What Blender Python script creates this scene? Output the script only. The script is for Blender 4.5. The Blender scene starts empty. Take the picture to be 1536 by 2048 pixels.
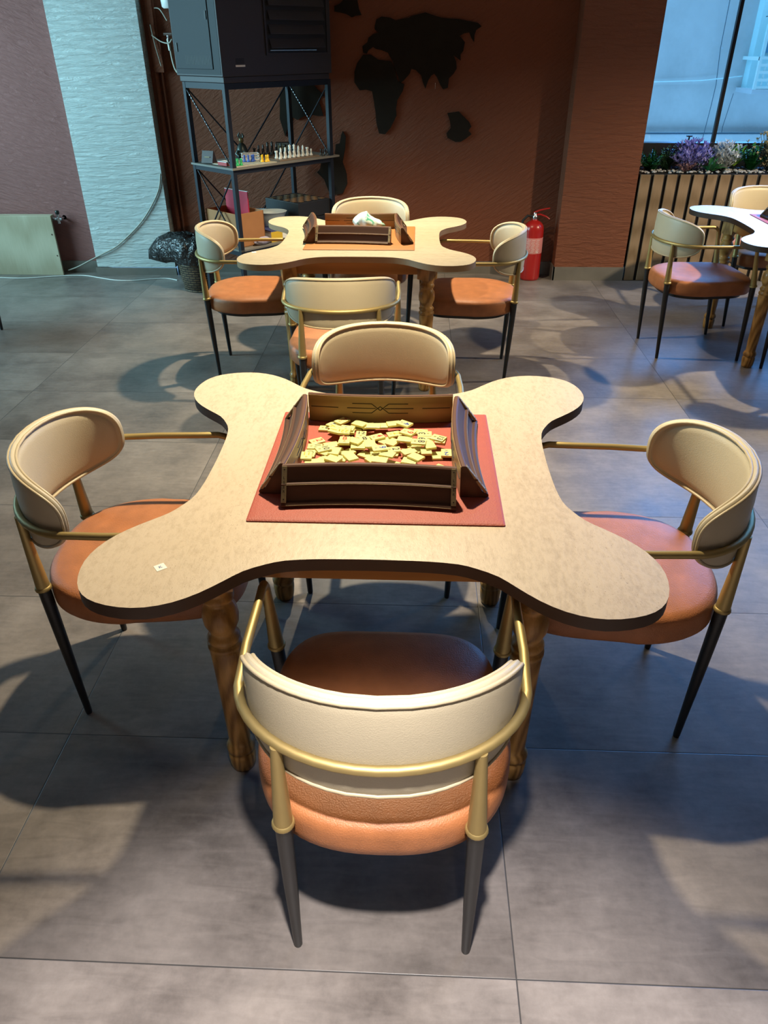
import bpy, math, random
from mathutils import Vector, Matrix
random.seed(7)
S = bpy.context.scene
COL = S.collection
PI = math.pi

# ---------------------------------------------------------------- camera
cam_d = bpy.data.cameras.new('camera'); cam = bpy.data.objects.new('camera', cam_d); COL.objects.link(cam); S.camera = cam
F_PX, PITCH, YAW, ROLL, CAM_H = 1480.93, 0.565090, -0.044485, -0.004950, 1.66232
cam_d.sensor_fit = 'VERTICAL'; cam_d.sensor_height = 24.0; cam_d.lens = 24.0 * F_PX / 2048.0
cam_d.clip_start = 0.02; cam_d.clip_end = 100
_f = Vector((math.sin(YAW)*math.cos(PITCH), math.cos(YAW)*math.cos(PITCH), -math.sin(PITCH)))
_r = Vector((math.cos(YAW), -math.sin(YAW), 0)); _u = _r.cross(_f)
_r2 = math.cos(ROLL)*_r + math.sin(ROLL)*_u; _u2 = -math.sin(ROLL)*_r + math.cos(ROLL)*_u
cam.matrix_world = Matrix(((_r2.x, _u2.x, -_f.x, 0), (_r2.y, _u2.y, -_f.y, 0), (_r2.z, _u2.z, -_f.z, CAM_H), (0, 0, 0, 1)))

# ---------------------------------------------------------------- world, view, lights
S.view_settings.view_transform = 'Standard'; S.view_settings.look = 'None'
S.view_settings.gamma = 1.0; S.view_settings.use_curve_mapping = False
S.view_settings.exposure = 0.0
W = bpy.data.worlds.new('sky'); S.world = W; W.use_nodes = True
_bg = W.node_tree.nodes['Background']; _bg.inputs[0].default_value = (0.20, 0.46, 0.76, 1); _bg.inputs[1].default_value = 4.2
S.cycles.max_bounces = 7; S.cycles.diffuse_bounces = 4; S.cycles.glossy_bounces = 3; S.cycles.transparent_max_bounces = 8
S.cycles.caustics_reflective = False; S.cycles.caustics_refractive = False
S.cycles.sample_clamp_indirect = 6.0

def lamp(name, loc, power, color, radius=0.035, target=None, angle=None, blend=0.25):
    d = bpy.data.lights.new(name, 'SPOT' if target else 'POINT'); d.energy = power; d.color = color; d.shadow_soft_size = radius
    o = bpy.data.objects.new(name, d); COL.objects.link(o); o.location = loc
    if target:
        d.spot_size = math.radians(angle); d.spot_blend = blend
        o.rotation_euler = (Vector(target) - Vector(loc)).to_track_quat('-Z', 'Y').to_euler()
    return o
def area(name, loc, target, sx, sy, power, color, spread=180):
    d = bpy.data.lights.new(name, 'AREA'); d.spread = math.radians(spread); d.shape = 'RECTANGLE'; d.size = sx; d.size_y = sy; d.energy = power; d.color = color
    o = bpy.data.objects.new(name, d); COL.objects.link(o); o.location = loc
    o.rotation_euler = (Vector(target) - Vector(loc)).to_track_quat('-Z', 'Y').to_euler()
    return o
WARM = (1.0, 0.84, 0.58); NEUT = (1.0, 0.93, 0.89)
LH = 2.235                                                    # lamp height above the tables, out of the frame; added fill lamps share it
lamp('ceiling_or_fill_lamp', (-0.175, 2.43, LH), 275, WARM, target=(-0.175, 2.05, 0), angle=104, blend=0.6)
lamp('ceiling_or_fill_lamp', (-0.02, 0.27, LH), 370, NEUT, target=(-0.04, 0.22, 0), angle=60, blend=0.6)
lamp('ceiling_or_fill_lamp', (-0.33, 4.62, LH), 300, WARM, target=(-0.33, 4.55, 0), angle=118, blend=0.8)
lamp('ceiling_or_fill_lamp', (0.15, -1.9, LH), 520, NEUT, target=(0.15, -1.9, 0), angle=110, blend=0.6)  # unseen fill lamp, added behind the camera for neutral bounce
lamp('ceiling_or_fill_lamp', (2.9, 0.6, LH), 110, WARM, target=(3.2, 0.5, 0), angle=90, blend=0.7)  # unseen fill lamp, added to lift the floor on the right
lamp('ceiling_or_fill_lamp', (3.27, 4.30, LH), 430, WARM, target=(2.5, 4.7, 0), angle=118, blend=0.9)
area('window_daylight_left', (-5.35, 4.6, 1.9), (-2.0, 5.6, 0.9), 2.4, 1.8, 112, (0.46, 0.84, 0.95), 105)
area('window_daylight_back', (3.7, 6.75, 2.0), (2.4, 4.6, 0.0), 3.4, 1.6, 165, (0.10, 0.38, 1.0), 120)

# ---------------------------------------------------------------- helpers
def tag(o, label=None, cat=None, group=None, kind=None):
    if label: o['label'] = label
    if cat: o['category'] = cat
    if group: o['group'] = group
    if kind: o['kind'] = kind
    return o
def thing(name, label, cat, loc=(0, 0, 0), rz=0.0, group=None):
    o = bpy.data.objects.new(name, None); COL.objects.link(o); o.empty_display_size = 0.1
    o.location = loc; o.rotation_euler = (0, 0, rz)
    return tag(o, label, cat, group)
def dup(root, loc, rz, label=None, group=None, rename=None):
    r = root.copy(); COL.objects.link(r); r.location = loc; r.rotation_euler = (0, 0, rz)
    if label: r['label'] = label
    if group: r['group'] = group
    for ch in list(root.children):
        c = ch.copy(); COL.objects.link(c); c.parent = r
        for g in list(ch.children):
            d = g.copy(); COL.objects.link(d); d.parent = c
    return r

class MB:
    def __init__(s): s.v = []; s.f = []; s.sm = []; s.mi = []
    def add(s, vs, fs, smooth=False, mi=0, M=None):
        n = len(s.v)
        for p in vs:
            p = Vector(p)
            s.v.append(tuple(M @ p) if M else tuple(p))
        for f in fs: s.f.append([n+i for i in f]); s.sm.append(smooth); s.mi.append(mi)
        return s
    def box(s, x0, x1, y0, y1, z0, z1, mi=0, M=None):
        vs = [(x, y, z) for x in (x0, x1) for y in (y0, y1) for z in (z0, z1)]
        fs = [(0, 1, 3, 2), (4, 6, 7, 5), (0, 4, 5, 1), (2, 3, 7, 6), (0, 2, 6, 4), (1, 5, 7, 3)]
        return s.add(vs, fs, False, mi, M)
    def tube(s, pts, rad, n=12, caps=True, mi=0, closed=False, M=None):
        pts = [Vector(p) for p in pts]; N = len(pts)
        if not isinstance(rad, (list, tuple)): rad = [rad]*N
        vs = []; up = None
        for i, p in enumerate(pts):
            if closed: t = pts[(i+1) % N] - pts[i-1]
            else: t = pts[min(i+1, N-1)] - pts[max(i-1, 0)]
            t.normalize()
            if up is None:
                a = Vector((0, 0, 1)) if abs(t.z) < 0.9 else Vector((1, 0, 0)); up = (a - t*a.dot(t)).normalized()
            else: up = (up - t*up.dot(t)).normalized()
            b = t.cross(up)
            for k in range(n):
                a = 2*PI*k/n; vs.append(p + (up*math.cos(a) + b*math.sin(a))*rad[i])
        fs = []
        for i in range(N if closed else N-1):
            j = (i+1) % N
            for k in range(n):
                k2 = (k+1) % n; fs.append((i*n+k, i*n+k2, j*n+k2, j*n+k))
        s.add(vs, fs, True, mi, M)
        if caps and not closed:
            s.add(vs[:n], [tuple(range(n))[::-1]], False, mi, M); s.add(vs[-n:], [tuple(range(n))], False, mi, M)
        return s
    def lathe(s, prof, c=(0, 0), n=24, mi=0, M=None, caps=True):
        vs = [(c[0]+r*math.cos(2*PI*k/n), c[1]+r*math.sin(2*PI*k/n), z) for r, z in prof for k in range(n)]
        fs = [(i*n+k, i*n+(k+1) % n, (i+1)*n+(k+1) % n, (i+1)*n+k) for i in range(len(prof)-1) for k in range(n)]
        s.add(vs, fs, True, mi, M)
        if caps:
            s.add(vs[:n], [tuple(range(n))[::-1]], False, mi, M); s.add(vs[-n:], [tuple(range(n))], False, mi, M)
        return s
    def prism(s, out, z0, z1, mi=0, side_mi=None, M=None, smooth_side=False):
        n = len(out); side_mi = mi if side_mi is None else side_mi
        lo = [(x, y, z0) for x, y in out]; hi = [(x, y, z1) for x, y in out]
        s.add(lo, [tuple(range(n))[::-1]], False, side_mi, M); s.add(hi, [tuple(range(n))], False, mi, M)
        s.add(lo+hi, [(i, (i+1) % n, n+(i+1) % n, n+i) for i in range(n)], smooth_side, side_mi, M)
        return s
    def loft(s, rings, cap0=True, cap1=True, mi=0, M=None, smooth=True):
        n = len(rings[0]); vs = [p for r in rings for p in r]
        fs = [(i*n+k, i*n+(k+1) % n, (i+1)*n+(k+1) % n, (i+1)*n+k) for i in range(len(rings)-1) for k in range(n)]
        if cap0: fs.append(tuple(range(n))[::-1])
        if cap1: fs.append(tuple(range((len(rings)-1)*n, len(rings)*n)))
        return s.add(vs, fs, smooth, mi, M)
    def build(s, name, mats, parent=None, bevel=0, loc=None, rz=0, seg=2):
        me = bpy.data.meshes.new(name); me.from_pydata(s.v, [], s.f)
        for m in (mats if isinstance(mats, (list, tuple)) else [mats]): me.materials.append(m)
        me.polygons.foreach_set('use_smooth', s.sm); me.polygons.foreach_set('material_index', s.mi); me.update()
        o = bpy.data.objects.new(name, me); COL.objects.link(o)
        if parent: o.parent = parent
        if loc: o.location = loc
        if rz: o.rotation_euler = (0, 0, rz)
        if bevel:
            b = o.modifiers.new('edge', 'BEVEL'); b.width = bevel; b.segments = seg; b.limit_method = 'ANGLE'; b.angle_limit = math.radians(40)
        return o

def T(x, y, z=0, rz=0.0): return Matrix.Translation((x, y, z)) @ Matrix.Rotation(rz, 4, 'Z')

_txt = {}
def text_mb(mb, s, size, M, mi=0, depth=0.0003):
    """append filled lettering, centred, lying in the local XY plane"""
    if s not in _txt:
        c = bpy.data.curves.new('lettering', 'FONT'); c.body = s; c.align_x = 'CENTER'; c.align_y = 'CENTER'; c.size = 1.0; c.offset = 0.022; c.resolution_u = 3
        o = bpy.data.objects.new('lettering', c); COL.objects.link(o); bpy.context.view_layer.update()
        me = bpy.data.meshes.new_from_object(o.evaluated_get(bpy.context.evaluated_depsgraph_get()))
        _txt[s] = ([tuple(v.co) for v in me.vertices], [tuple(p.vertices) for p in me.polygons])
        bpy.data.objects.remove(o); bpy.data.curves.remove(c); bpy.data.meshes.remove(me)
    vs, fs = _txt[s]
    mb.add([(x*size, y*size, depth) for x, y, z in vs], fs, False, mi, M)

# ---------------------------------------------------------------- materials
def newmat(name):
    m = bpy.data.materials.new(name); m.use_nodes = True
    nt = m.node_tree; b = nt.nodes['Principled BSDF']; return m, nt, b
def simple(name, col, rough=0.5, metal=0.0, spec=0.5, var=0.0, vscale=20.0, bump=0.0, bscale=80.0, coat=0.0, stretch=(1, 1, 1)):
    m, nt, b = newmat(name)
    b.inputs['Base Color'].default_value = (*col, 1); b.inputs['Roughness'].default_value = rough; b.inputs['Metallic'].default_value = metal
    b.inputs['Specular IOR Level'].default_value = spec; b.inputs['Coat Weight'].default_value = coat
    N, L = nt.nodes, nt.links
    tc = N.new('ShaderNodeTexCoord'); mp = N.new('ShaderNodeMapping'); mp.inputs['Scale'].default_value = stretch
    L.new(tc.outputs['Object'], mp.inputs['Vector'])
    if var:
        n = N.new('ShaderNodeTexNoise'); n.inputs['Scale'].default_value = vscale; n.inputs['Detail'].default_value = 5; L.new(mp.outputs[0], n.inputs['Vector'])
        mx = N.new('ShaderNodeMix'); mx.data_type = 'RGBA'; L.new(n.outputs['Fac'], mx.inputs[0])
        mx.inputs[6].default_value = (*[c*(1-var) for c in col], 1); mx.inputs[7].default_value = (*[min(1, c*(1+var)) for c in col], 1)
        L.new(mx.outputs[2], b.inputs['Base Color'])
    if bump:
        n2 = N.new('ShaderNodeTexNoise'); n2.inputs['Scale'].default_value = bscale; n2.inputs['Detail'].default_value = 3; L.new(mp.outputs[0], n2.inputs['Vector'])
        bp = N.new('ShaderNodeBump'); bp.inputs['Strength'].default_value = bump; bp.inputs['Distance'].default_value = 0.004
        L.new(n2.outputs['Fac'], bp.inputs['Height']); L.new(bp.outputs[0], b.inputs['Normal'])
    return m
def wood(name, c0, c1, rough=0.4, scale=6.0, axis='Z', dist=3.0, coat=0.0, streak=1.0):
    m, nt, b = newmat(name); N, L = nt.nodes, nt.links
    tc = N.new('ShaderNodeTexCoord'); mp = N.new('ShaderNodeMapping'); L.new(tc.outputs['Object'], mp.inputs['Vector'])
    sc = {'X': (0.12, 1, 1), 'Y': (1, 0.12, 1), 'Z': (1, 1, 0.12)}[axis]; mp.inputs['Scale'].default_value = sc
    w = N.new('ShaderNodeTexWave'); w.wave_type = 'RINGS'; w.inputs['Scale'].default_value = scale; w.inputs['Distortion'].default_value = dist
    w.inputs['Detail'].default_value = 3; L.new(mp.outputs[0], w.inputs['Vector'])
    n = N.new('ShaderNodeTexNoise'); n.inputs['Scale'].default_value = scale*12; n.inputs['Detail'].default_value = 4; L.new(mp.outputs[0], n.inputs['Vector'])
    ad = N.new('ShaderNodeMath'); ad.operation = 'MULTIPLY_ADD'; wv = N.new('ShaderNodeMath'); wv.operation = 'MULTIPLY'; L.new(w.outputs['Fac'], wv.inputs[0]); wv.inputs[1].default_value = 0.65; L.new(n.outputs['Fac'], ad.inputs[0]); ad.inputs[1].default_value = 0.45*streak; L.new(wv.outputs[0], ad.inputs[2])
    cr = N.new('ShaderNodeValToRGB'); cr.color_ramp.elements[0].color = (*c0, 1); cr.color_ramp.elements[1].color = (*c1, 1)
    cr.color_ramp.elements[0].position = 0.15; cr.color_ramp.elements[1].position = 1.15 if False else 1.0
    L.new(ad.outputs[0], cr.inputs[0]); L.new(cr.outputs[0], b.inputs['Base Color'])
    b.inputs['Roughness'].default_value = rough; b.inputs['Coat Weight'].default_value = coat; b.inputs['Specular IOR Level'].default_value = 0.22
    return m
def plaster(name, col, sc, rot=(0, 0, 0), bump=0.6, var=0.12, dist=0.012):
    m, nt, b = newmat(name); N, L = nt.nodes, nt.links
    g = N.new('ShaderNodeNewGeometry'); mr = N.new('ShaderNodeVectorRotate'); mr.rotation_type = 'EULER_XYZ'; mr.inputs['Rotation'].default_value = rot
    L.new(g.outputs['Position'], mr.inputs['Vector'])
    mp = N.new('ShaderNodeVectorMath'); mp.operation = 'MULTIPLY'; mp.inputs[1].default_value = sc; L.new(mr.outputs[0], mp.inputs[0])
    n = N.new('ShaderNodeTexNoise'); n.inputs['Scale'].default_value = 1.0; n.inputs['Detail'].default_value = 5; n.inputs['Roughness'].default_value = 0.65; n.inputs['Distortion'].default_value = 0.6
    L.new(mp.outputs[0], n.inputs['Vector'])
    n2 = N.new('ShaderNodeTexNoise'); n2.inputs['Scale'].default_value = 1.3; n2.inputs['Detail'].default_value = 3; L.new(g.outputs['Position'], n2.inputs['Vector'])
    mx = N.new('ShaderNodeMix'); mx.data_type = 'RGBA'; L.new(n2.outputs['Fac'], mx.inputs[0])
    mx.inputs[6].default_value = (*[c*(1-var) for c in col], 1); mx.inputs[7].default_value = (*[min(1, c*(1+var)) for c in col], 1)
    L.new(mx.outputs[2], b.inputs['Base Color'])
    bp = N.new('ShaderNodeBump'); bp.inputs['Strength'].default_value = bump; bp.inputs['Distance'].default_value = dist
    L.new(n.outputs['Fac'], bp.inputs['Height']); L.new(bp.outputs[0], b.inputs['Normal'])
    b.inputs['Roughness'].default_value = 0.75; b.inputs['Specular IOR Level'].default_value = 0.3
    return m

def floor_material():
    m, nt, b = newmat('grey_stone_tiles'); N, L = nt.nodes, nt.links
    def math_(op, a, bb=None, c=None):
        n = N.new('ShaderNodeMath'); n.operation = op
        for i, q in enumerate((a, bb, c)):
            if q is None: continue
            if isinstance(q, (int, float)): n.inputs[i].default_value = q
            else: L.new(q, n.inputs[i])
        return n.outputs[0]
    g = N.new('ShaderNodeNewGeometry'); sp = N.new('ShaderNodeSeparateXYZ'); L.new(g.outputs['Position'], sp.inputs[0])
    tx = math_('DIVIDE', math_('SUBTRACT', sp.outputs[0], 0.238), 1.2); ty = math_('DIVIDE', math_('SUBTRACT', sp.outputs[1], 0.798), 0.6072)
    ix, iy = math_('FLOOR', tx), math_('FLOOR', ty)
    fx, fy = math_('SUBTRACT', tx, ix), math_('SUBTRACT', ty, iy)
    ex = math_('MULTIPLY', math_('MINIMUM', fx, math_('SUBTRACT', 1.0, fx)), 1.2); ey = math_('MULTIPLY', math_('MINIMUM', fy, math_('SUBTRACT', 1.0, fy)), 0.6072)
    edge = math_('MINIMUM', ex, ey)
    gr = N.new('ShaderNodeMapRange'); gr.inputs[1].default_value = 0.0008; gr.inputs[2].default_value = 0.0022; L.new(edge, gr.inputs[0])
    cmb = N.new('ShaderNodeCombineXYZ'); L.new(ix, cmb.inputs[0]); L.new(iy, cmb.inputs[1])
    wn = N.new('ShaderNodeTexWhiteNoise'); L.new(cmb.outputs[0], wn.inputs[0])
    off = N.new('ShaderNodeVectorMath'); off.operation = 'SCALE'; L.new(wn.outputs['Color'], off.inputs[0]); off.inputs['Scale'].default_value = 7.0
    pos = N.new('ShaderNodeVectorMath'); pos.operation = 'ADD'; L.new(g.outputs['Position'], pos.inputs[0]); L.new(off.outputs[0], pos.inputs[1])
    n1 = N.new('ShaderNodeTexNoise'); n1.inputs['Scale'].default_value = 3.2; n1.inputs['Detail'].default_value = 9; n1.inputs['Roughness'].default_value = 0.62; L.new(pos.outputs[0], n1.inputs['Vector'])
    n2 = N.new('ShaderNodeTexNoise'); n2.inputs['Scale'].default_value = 45; n2.inputs['Detail'].default_value = 6; n2.inputs['Roughness'].default_value = 0.7; L.new(pos.outputs[0], n2.inputs['Vector'])
    # pale scratches and smears
    st = N.new('ShaderNodeVectorMath'); st.operation = 'MULTIPLY'; st.inputs[1].default_value = (3, 14, 1); L.new(pos.outputs[0], st.inputs[0])
    n3 = N.new('ShaderNodeTexNoise'); n3.inputs['Scale'].default_value = 2.2; n3.inputs['Detail'].default_value = 8; n3.inputs['Distortion'].default_value = 1.5; L.new(st.outputs[0], n3.inputs['Vector'])
    v = math_('ADD', math_('MULTIPLY', n1.outputs['Fac'], 1.1), math_('ADD', math_('MULTIPLY', n2.outputs['Fac'], 0.30), math_('MULTIPLY', n3.outputs['Fac'], 0.35)))
    cr = N.new('ShaderNodeValToRGB'); L.new(math_('MULTIPLY', v, 0.57), cr.inputs[0])
    cr.color_ramp.elements[0].position = 0.33; cr.color_ramp.elements[0].color = (0.092, 0.079, 0.071, 1)
    cr.color_ramp.elements[1].position = 0.66; cr.color_ramp.elements[1].color = (0.265, 0.232, 0.208, 1)
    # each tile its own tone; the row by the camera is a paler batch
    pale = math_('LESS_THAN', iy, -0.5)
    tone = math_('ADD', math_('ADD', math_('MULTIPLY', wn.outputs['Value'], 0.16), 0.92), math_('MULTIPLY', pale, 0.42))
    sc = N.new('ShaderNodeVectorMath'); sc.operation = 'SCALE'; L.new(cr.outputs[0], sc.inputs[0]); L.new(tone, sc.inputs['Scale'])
    mx = N.new('ShaderNodeMix'); mx.data_type = 'RGBA'; L.new(gr.outputs[0], mx.inputs[0]); mx.inputs[6].default_value = (0.055, 0.052, 0.05, 1); L.new(sc.outputs[0], mx.inputs[7])
    L.new(mx.outputs[2], b.inputs['Base Color'])
    L.new(math_('ADD', math_('MULTIPLY', n1.outputs['Fac'], 0.25), 0.27), b.inputs['Roughness'])
    bp = N.new('ShaderNodeBump'); bp.inputs['Strength'].default_value = 0.35; bp.inputs['Distance'].default_value = 0.0015
    L.new(math_('ADD', math_('MULTIPLY', gr.outputs[0], 1.0), math_('MULTIPLY', n2.outputs['Fac'], 0.25)), bp.inputs['Height']); L.new(bp.outputs[0], b.inputs['Normal'])
    b.inputs['Specular IOR Level'].default_value = 0.45
    return m

def travertine(name, base, dark, pit, axis):
    m, nt, b = newmat(name); N, L = nt.nodes, nt.links
    tc = N.new('ShaderNodeTexCoord')
    def noise(scale, stretch, detail=6, rough=0.6, distn=0.0, rz=0.0):
        mp = N.new('ShaderNodeMapping'); mp.inputs['Scale'].default_value = stretch; mp.inputs['Rotation'].default_value = (0, 0, rz); L.new(tc.outputs['Object'], mp.inputs['Vector'])
        n = N.new('ShaderNodeTexNoise'); n.inputs['Scale'].default_value = scale; n.inputs['Detail'].default_value = detail; n.inputs['Roughness'].default_value = rough; n.inputs['Distortion'].default_value = distn
        L.new(mp.outputs[0], n.inputs['Vector']); return n.outputs['Fac']
    s1 = (1, 0.16, 1) if axis == 'Y' else (0.10, 1, 1)
    a = noise(14, s1, 7, 0.7, 0.9, -0.12); c = noise(95, (1, 0.45, 1) if axis == 'Y' else (0.3, 1, 1), 4, 0.7)
    ad = N.new('ShaderNodeMath'); ad.operation = 'MULTIPLY_ADD'; L.new(c, ad.inputs[0]); ad.inputs[1].default_value = 0.9; a_ = N.new('ShaderNodeMath'); a_.operation = 'MULTIPLY_ADD'; L.new(a, a_.inputs[0]); a_.inputs[1].default_value = 0.6; a_.inputs[2].default_value = 0.2; L.new(a_.outputs[0], ad.inputs[2])
    cr = N.new('ShaderNodeValToRGB'); L.new(ad.outputs[0], cr.inputs[0])
    cr.color_ramp.elements[0].position = 0.72; cr.color_ramp.elements[0].color = (*dark, 1); cr.color_ramp.elements[1].position = 1.12 if False else 1.0; cr.color_ramp.elements[1].color = (*base, 1)
    p = noise(330, (1, 0.4, 1), 2, 0.5, 0.3); p2 = noise(7, (1, 0.3, 1), 4)
    pm = N.new('ShaderNodeMath'); pm.operation = 'MULTIPLY_ADD'; L.new(p2, pm.inputs[0]); pm.inputs[1].default_value = 0.35; L.new(p, pm.inputs[2])
    pr = N.new('ShaderNodeMapRange'); pr.inputs[1].default_value = 0.85; pr.inputs[2].default_value = 0.92; L.new(pm.outputs[0], pr.inputs[0])
    k = N.new('ShaderNodeMath'); k.operation = 'MULTIPLY'; k.inputs[1].default_value = pit; L.new(pr.outputs[0], k.inputs[0])
    mx = N.new('ShaderNodeMix'); mx.data_type = 'RGBA'; L.new(k.outputs[0], mx.inputs[0]); L.new(cr.outputs[0], mx.inputs[6]); mx.inputs[7].default_value = (0.20, 0.13, 0.08, 1)
    L.new(mx.outputs[2], b.inputs['Base Color']); b.inputs['Roughness'].default_value = 0.42
    bp = N.new('ShaderNodeBump'); bp.inputs['Strength'].default_value = 0.5; bp.inputs['Distance'].default_value = 0.0012; L.new(c, bp.inputs['Height']); L.new(bp.outputs[0], b.inputs['Normal'])
    return m

M_FLOOR = floor_material()
M_WALL = plaster('terracotta_plaster', (0.185, 0.060, 0.030), (9, 9, 44), rot=(0, 0.55, 0), bump=0.7, dist=0.018)
M_MAROON = plaster('maroon_plaster', (0.25, 0.105, 0.095), (9, 9, 44), rot=(0, -0.35, 0), bump=0.8, dist=0.016)
M_PILLAR = plaster('terracotta_ridged_plaster', (0.20, 0.068, 0.035), (8, 8, 42), bump=0.8, dist=0.018)
M_WHITE = plaster('white_ridged_plaster', (0.54, 0.60, 0.59), (5, 5, 40), bump=0.8, dist=0.03)
M_CEIL = simple('ceiling_paint', (0.62, 0.55, 0.47), 0.9)
M_DARKWALL = simple('plain_brown_paint', (0.34, 0.25, 0.19), 0.85)
M_BASE = simple('baseboard_tile', (0.16, 0.145, 0.125), 0.4, var=0.25, vscale=8)
M_CREAM = simple('cream_leather', (0.49, 0.425, 0.295), 0.42, var=0.08, vscale=9, bump=0.16, bscale=420)
M_PIPING = simple('cream_piping', (0.47, 0.39, 0.25), 0.42, bump=0.1, bscale=200)
M_TAN = simple('tan_leather', (0.39, 0.145, 0.052), 0.48, var=0.30, vscale=22, bump=0.3, bscale=330)
M_GOLD = simple('brushed_gold', (0.40, 0.30, 0.12), 0.50, metal=0.7, var=0.05)
M_BLACK = simple('black_satin_metal', (0.012, 0.012, 0.014), 0.42)
M_RUBBER = simple('black_rubber', (0.01, 0.01, 0.01), 0.7)
M_TRAV = travertine('travertine_laminate', (0.53, 0.435, 0.315), (0.41, 0.325, 0.225), 0.5, 'Y')
M_TRAVP = travertine('pale_striped_laminate', (0.48, 0.40, 0.27), (0.37, 0.29, 0.18), 0.0, 'X')
M_EDGE = simple('dark_brown_edging', (0.060, 0.036, 0.024), 0.55, spec=0.25, var=0.15)
M_EDGE2 = simple('tan_edging', (0.32, 0.20, 0.10), 0.5, var=0.1)
M_OAK = wood('honey_oak', (0.20, 0.095, 0.022), (0.50, 0.275, 0.085), 0.38, 24, 'Z', 5, coat=0.15)
M_OAKX = wood('honey_oak_rail', (0.34, 0.155, 0.042), (0.50, 0.255, 0.080), 0.4, 5, 'X', 3, coat=0.2)
M_OAKY = wood('honey_oak_side_rail', (0.34, 0.155, 0.042), (0.50, 0.255, 0.080), 0.4, 5, 'Y', 3, coat=0.2)
M_MATRED = simple('red_leatherette', (0.36, 0.068, 0.040), 0.6, var=0.1, vscale=60, bump=0.3, bscale=260)
M_MATORG = simple('orange_leatherette', (0.40, 0.14, 0.03), 0.6, var=0.1, vscale=60, bump=0.3, bscale=260)
M_RACK = wood('walnut_rack', (0.060, 0.026, 0.015), (0.125, 0.058, 0.034), 0.55, 5, 'X', 2, coat=0.0)
M_RACKIN = wood('walnut_rack_inner', (0.22, 0.135, 0.060), (0.38, 0.25, 0.125), 0.4, 5, 'X', 2)
M_CARVE = simple('carved_groove', (0.018, 0.010, 0.006), 0.7)
M_BRASS = simple('worn_brass', (0.26, 0.20, 0.11), 0.5, metal=0.5, var=0.35, vscale=120)
M_TILE = simple('cream_game_tile', (0.72, 0.68, 0.27), 0.35, var=0.04, vscale=30)
INK = {'k': simple('ink_black', (0.015, 0.015, 0.02), 0.5), 'r': simple('ink_red', (0.42, 0.03, 0.015), 0.5),
       'b': simple('ink_blue', (0.02, 0.06, 0.28), 0.5), 'y': simple('ink_yellow', (0.75, 0.33, 0.02), 0.5)}
M_PAPER = simple('white_paper', (0.75, 0.75, 0.70), 0.7)
M_STEEL = simple('dark_painted_steel', (0.008, 0.011, 0.019), 0.5, spec=0.3, var=0.1)
M_CAB = simple('dark_grey_enamel', (0.008, 0.010, 0.014), 0.6, spec=0.3, var=0.1, vscale=60)
M_CABB = simple('charcoal_enamel', (0.026, 0.022, 0.025), 0.55, var=0.1, vscale=60)
M_VENT = simple('vent_black', (0.006, 0.006, 0.007), 0.6)
M_CHROME = simple('chrome', (0.65, 0.66, 0.68), 0.22, metal=1.0)
M_GREYBRD = simple('grey_shelf_board', (0.16, 0.15, 0.13), 0.6)
M_MAP = simple('charcoal_map_board', (0.020, 0.015, 0.011), 0.9, spec=0.12, var=0.2, vscale=12)
M_WOODP = wood('pale_planter_oak', (0.19, 0.125, 0.070), (0.31, 0.215, 0.135), 0.55, 13, 'Z', 3)
M_WOODR = wood('pale_grey_oak', (0.36, 0.31, 0.21), (0.50, 0.45, 0.33), 0.5, 6, 'Z', 3)
M_FRAME = simple('black_window_frame', (0.010, 0.010, 0.012), 0.4)
M_CABLE = simple('grey_white_cable', (0.30, 0.29, 0.24), 0.5)
M_CABLE2 = simple('white_cable', (0.60, 0.60, 0.56), 0.5)
M_RED = simple('extinguisher_red', (0.40, 0.012, 0.010), 0.28, coat=0.4)
M_CREAMWHITE = simple('white_plastic', (0.72, 0.72, 0.70), 0.4)
M_BAG = simple('black_bin_liner', (0.006, 0.007, 0.008), 0.30, spec=0.6, bump=1.0, bscale=14)
for _b in [n for n in M_BAG.node_tree.nodes if n.type == 'BUMP']: _b.inputs['Distance'].default_value = 0.03
for _b in [n for n in M_BAG.node_tree.nodes if n.type == 'TEX_NOISE']: _b.inputs['Distortion'].default_value = 1.5

# ---------------------------------------------------------------- the room
def struct(mb, name, m): return tag(mb.build(name, m), kind='structure')
YB = 6.44
struct(MB().box(-5.6, 6.2, -4.2, 7.0, -0.12, 0.0), 'floor', M_FLOOR)
struct(MB().box(-5.6, 6.2, -4.2, 7.0, 3.1, 3.2), 'ceiling', M_CEIL)
struct(MB().box(-2.05, 1.20, YB, 6.60, 0, 3.1), 'wall_back', M_WALL)
struct(MB().box(-5.6, -2.70, 6.40, 6.60, 0, 3.1), 'wall_back_left', M_MAROON)
struct(MB().box(-2.71, -2.04, 6.33, 6.60, 0.06, 3.1), 'wall_back_column', M_WHITE)
struct(MB().box(1.128, 1.686, 6.25, 6.72, 0.10, 3.1), 'wall_back_pillar', M_PILLAR)
struct(MB().box(1.686, 6.2, 6.58, 6.72, 0, 0.93), 'wall_back_right', M_DARKWALL)
struct(MB().box(1.686, 6.2, 6.58, 6.72, 2.85, 3.1), 'wall_back_upper', M_DARKWALL)
struct(MB().box(6.0, 6.2, -4.2, 6.58, 0, 3.1), 'wall_right', M_DARKWALL)
struct(MB().box(-5.6, 6.0, -4.2, -4.0, 0, 3.1), 'wall_front', M_DARKWALL)
wl = MB(); wl.box(-5.6, -5.45, -4.0, 3.2, 0, 3.1); wl.box(-5.6, -5.45, 5.9, 6.40, 0, 3.1); wl.box(-5.6, -5.45, 3.2, 5.9, 0, 0.85); wl.box(-5.6, -5.45, 3.2, 5.9, 2.85, 3.1)
struct(wl, 'wall_left', M_DARKWALL)
struct(MB().box(-2.05, 1.128, 6.425, 6.45, 0, 0.10), 'baseboard_back', M_BASE)
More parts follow.
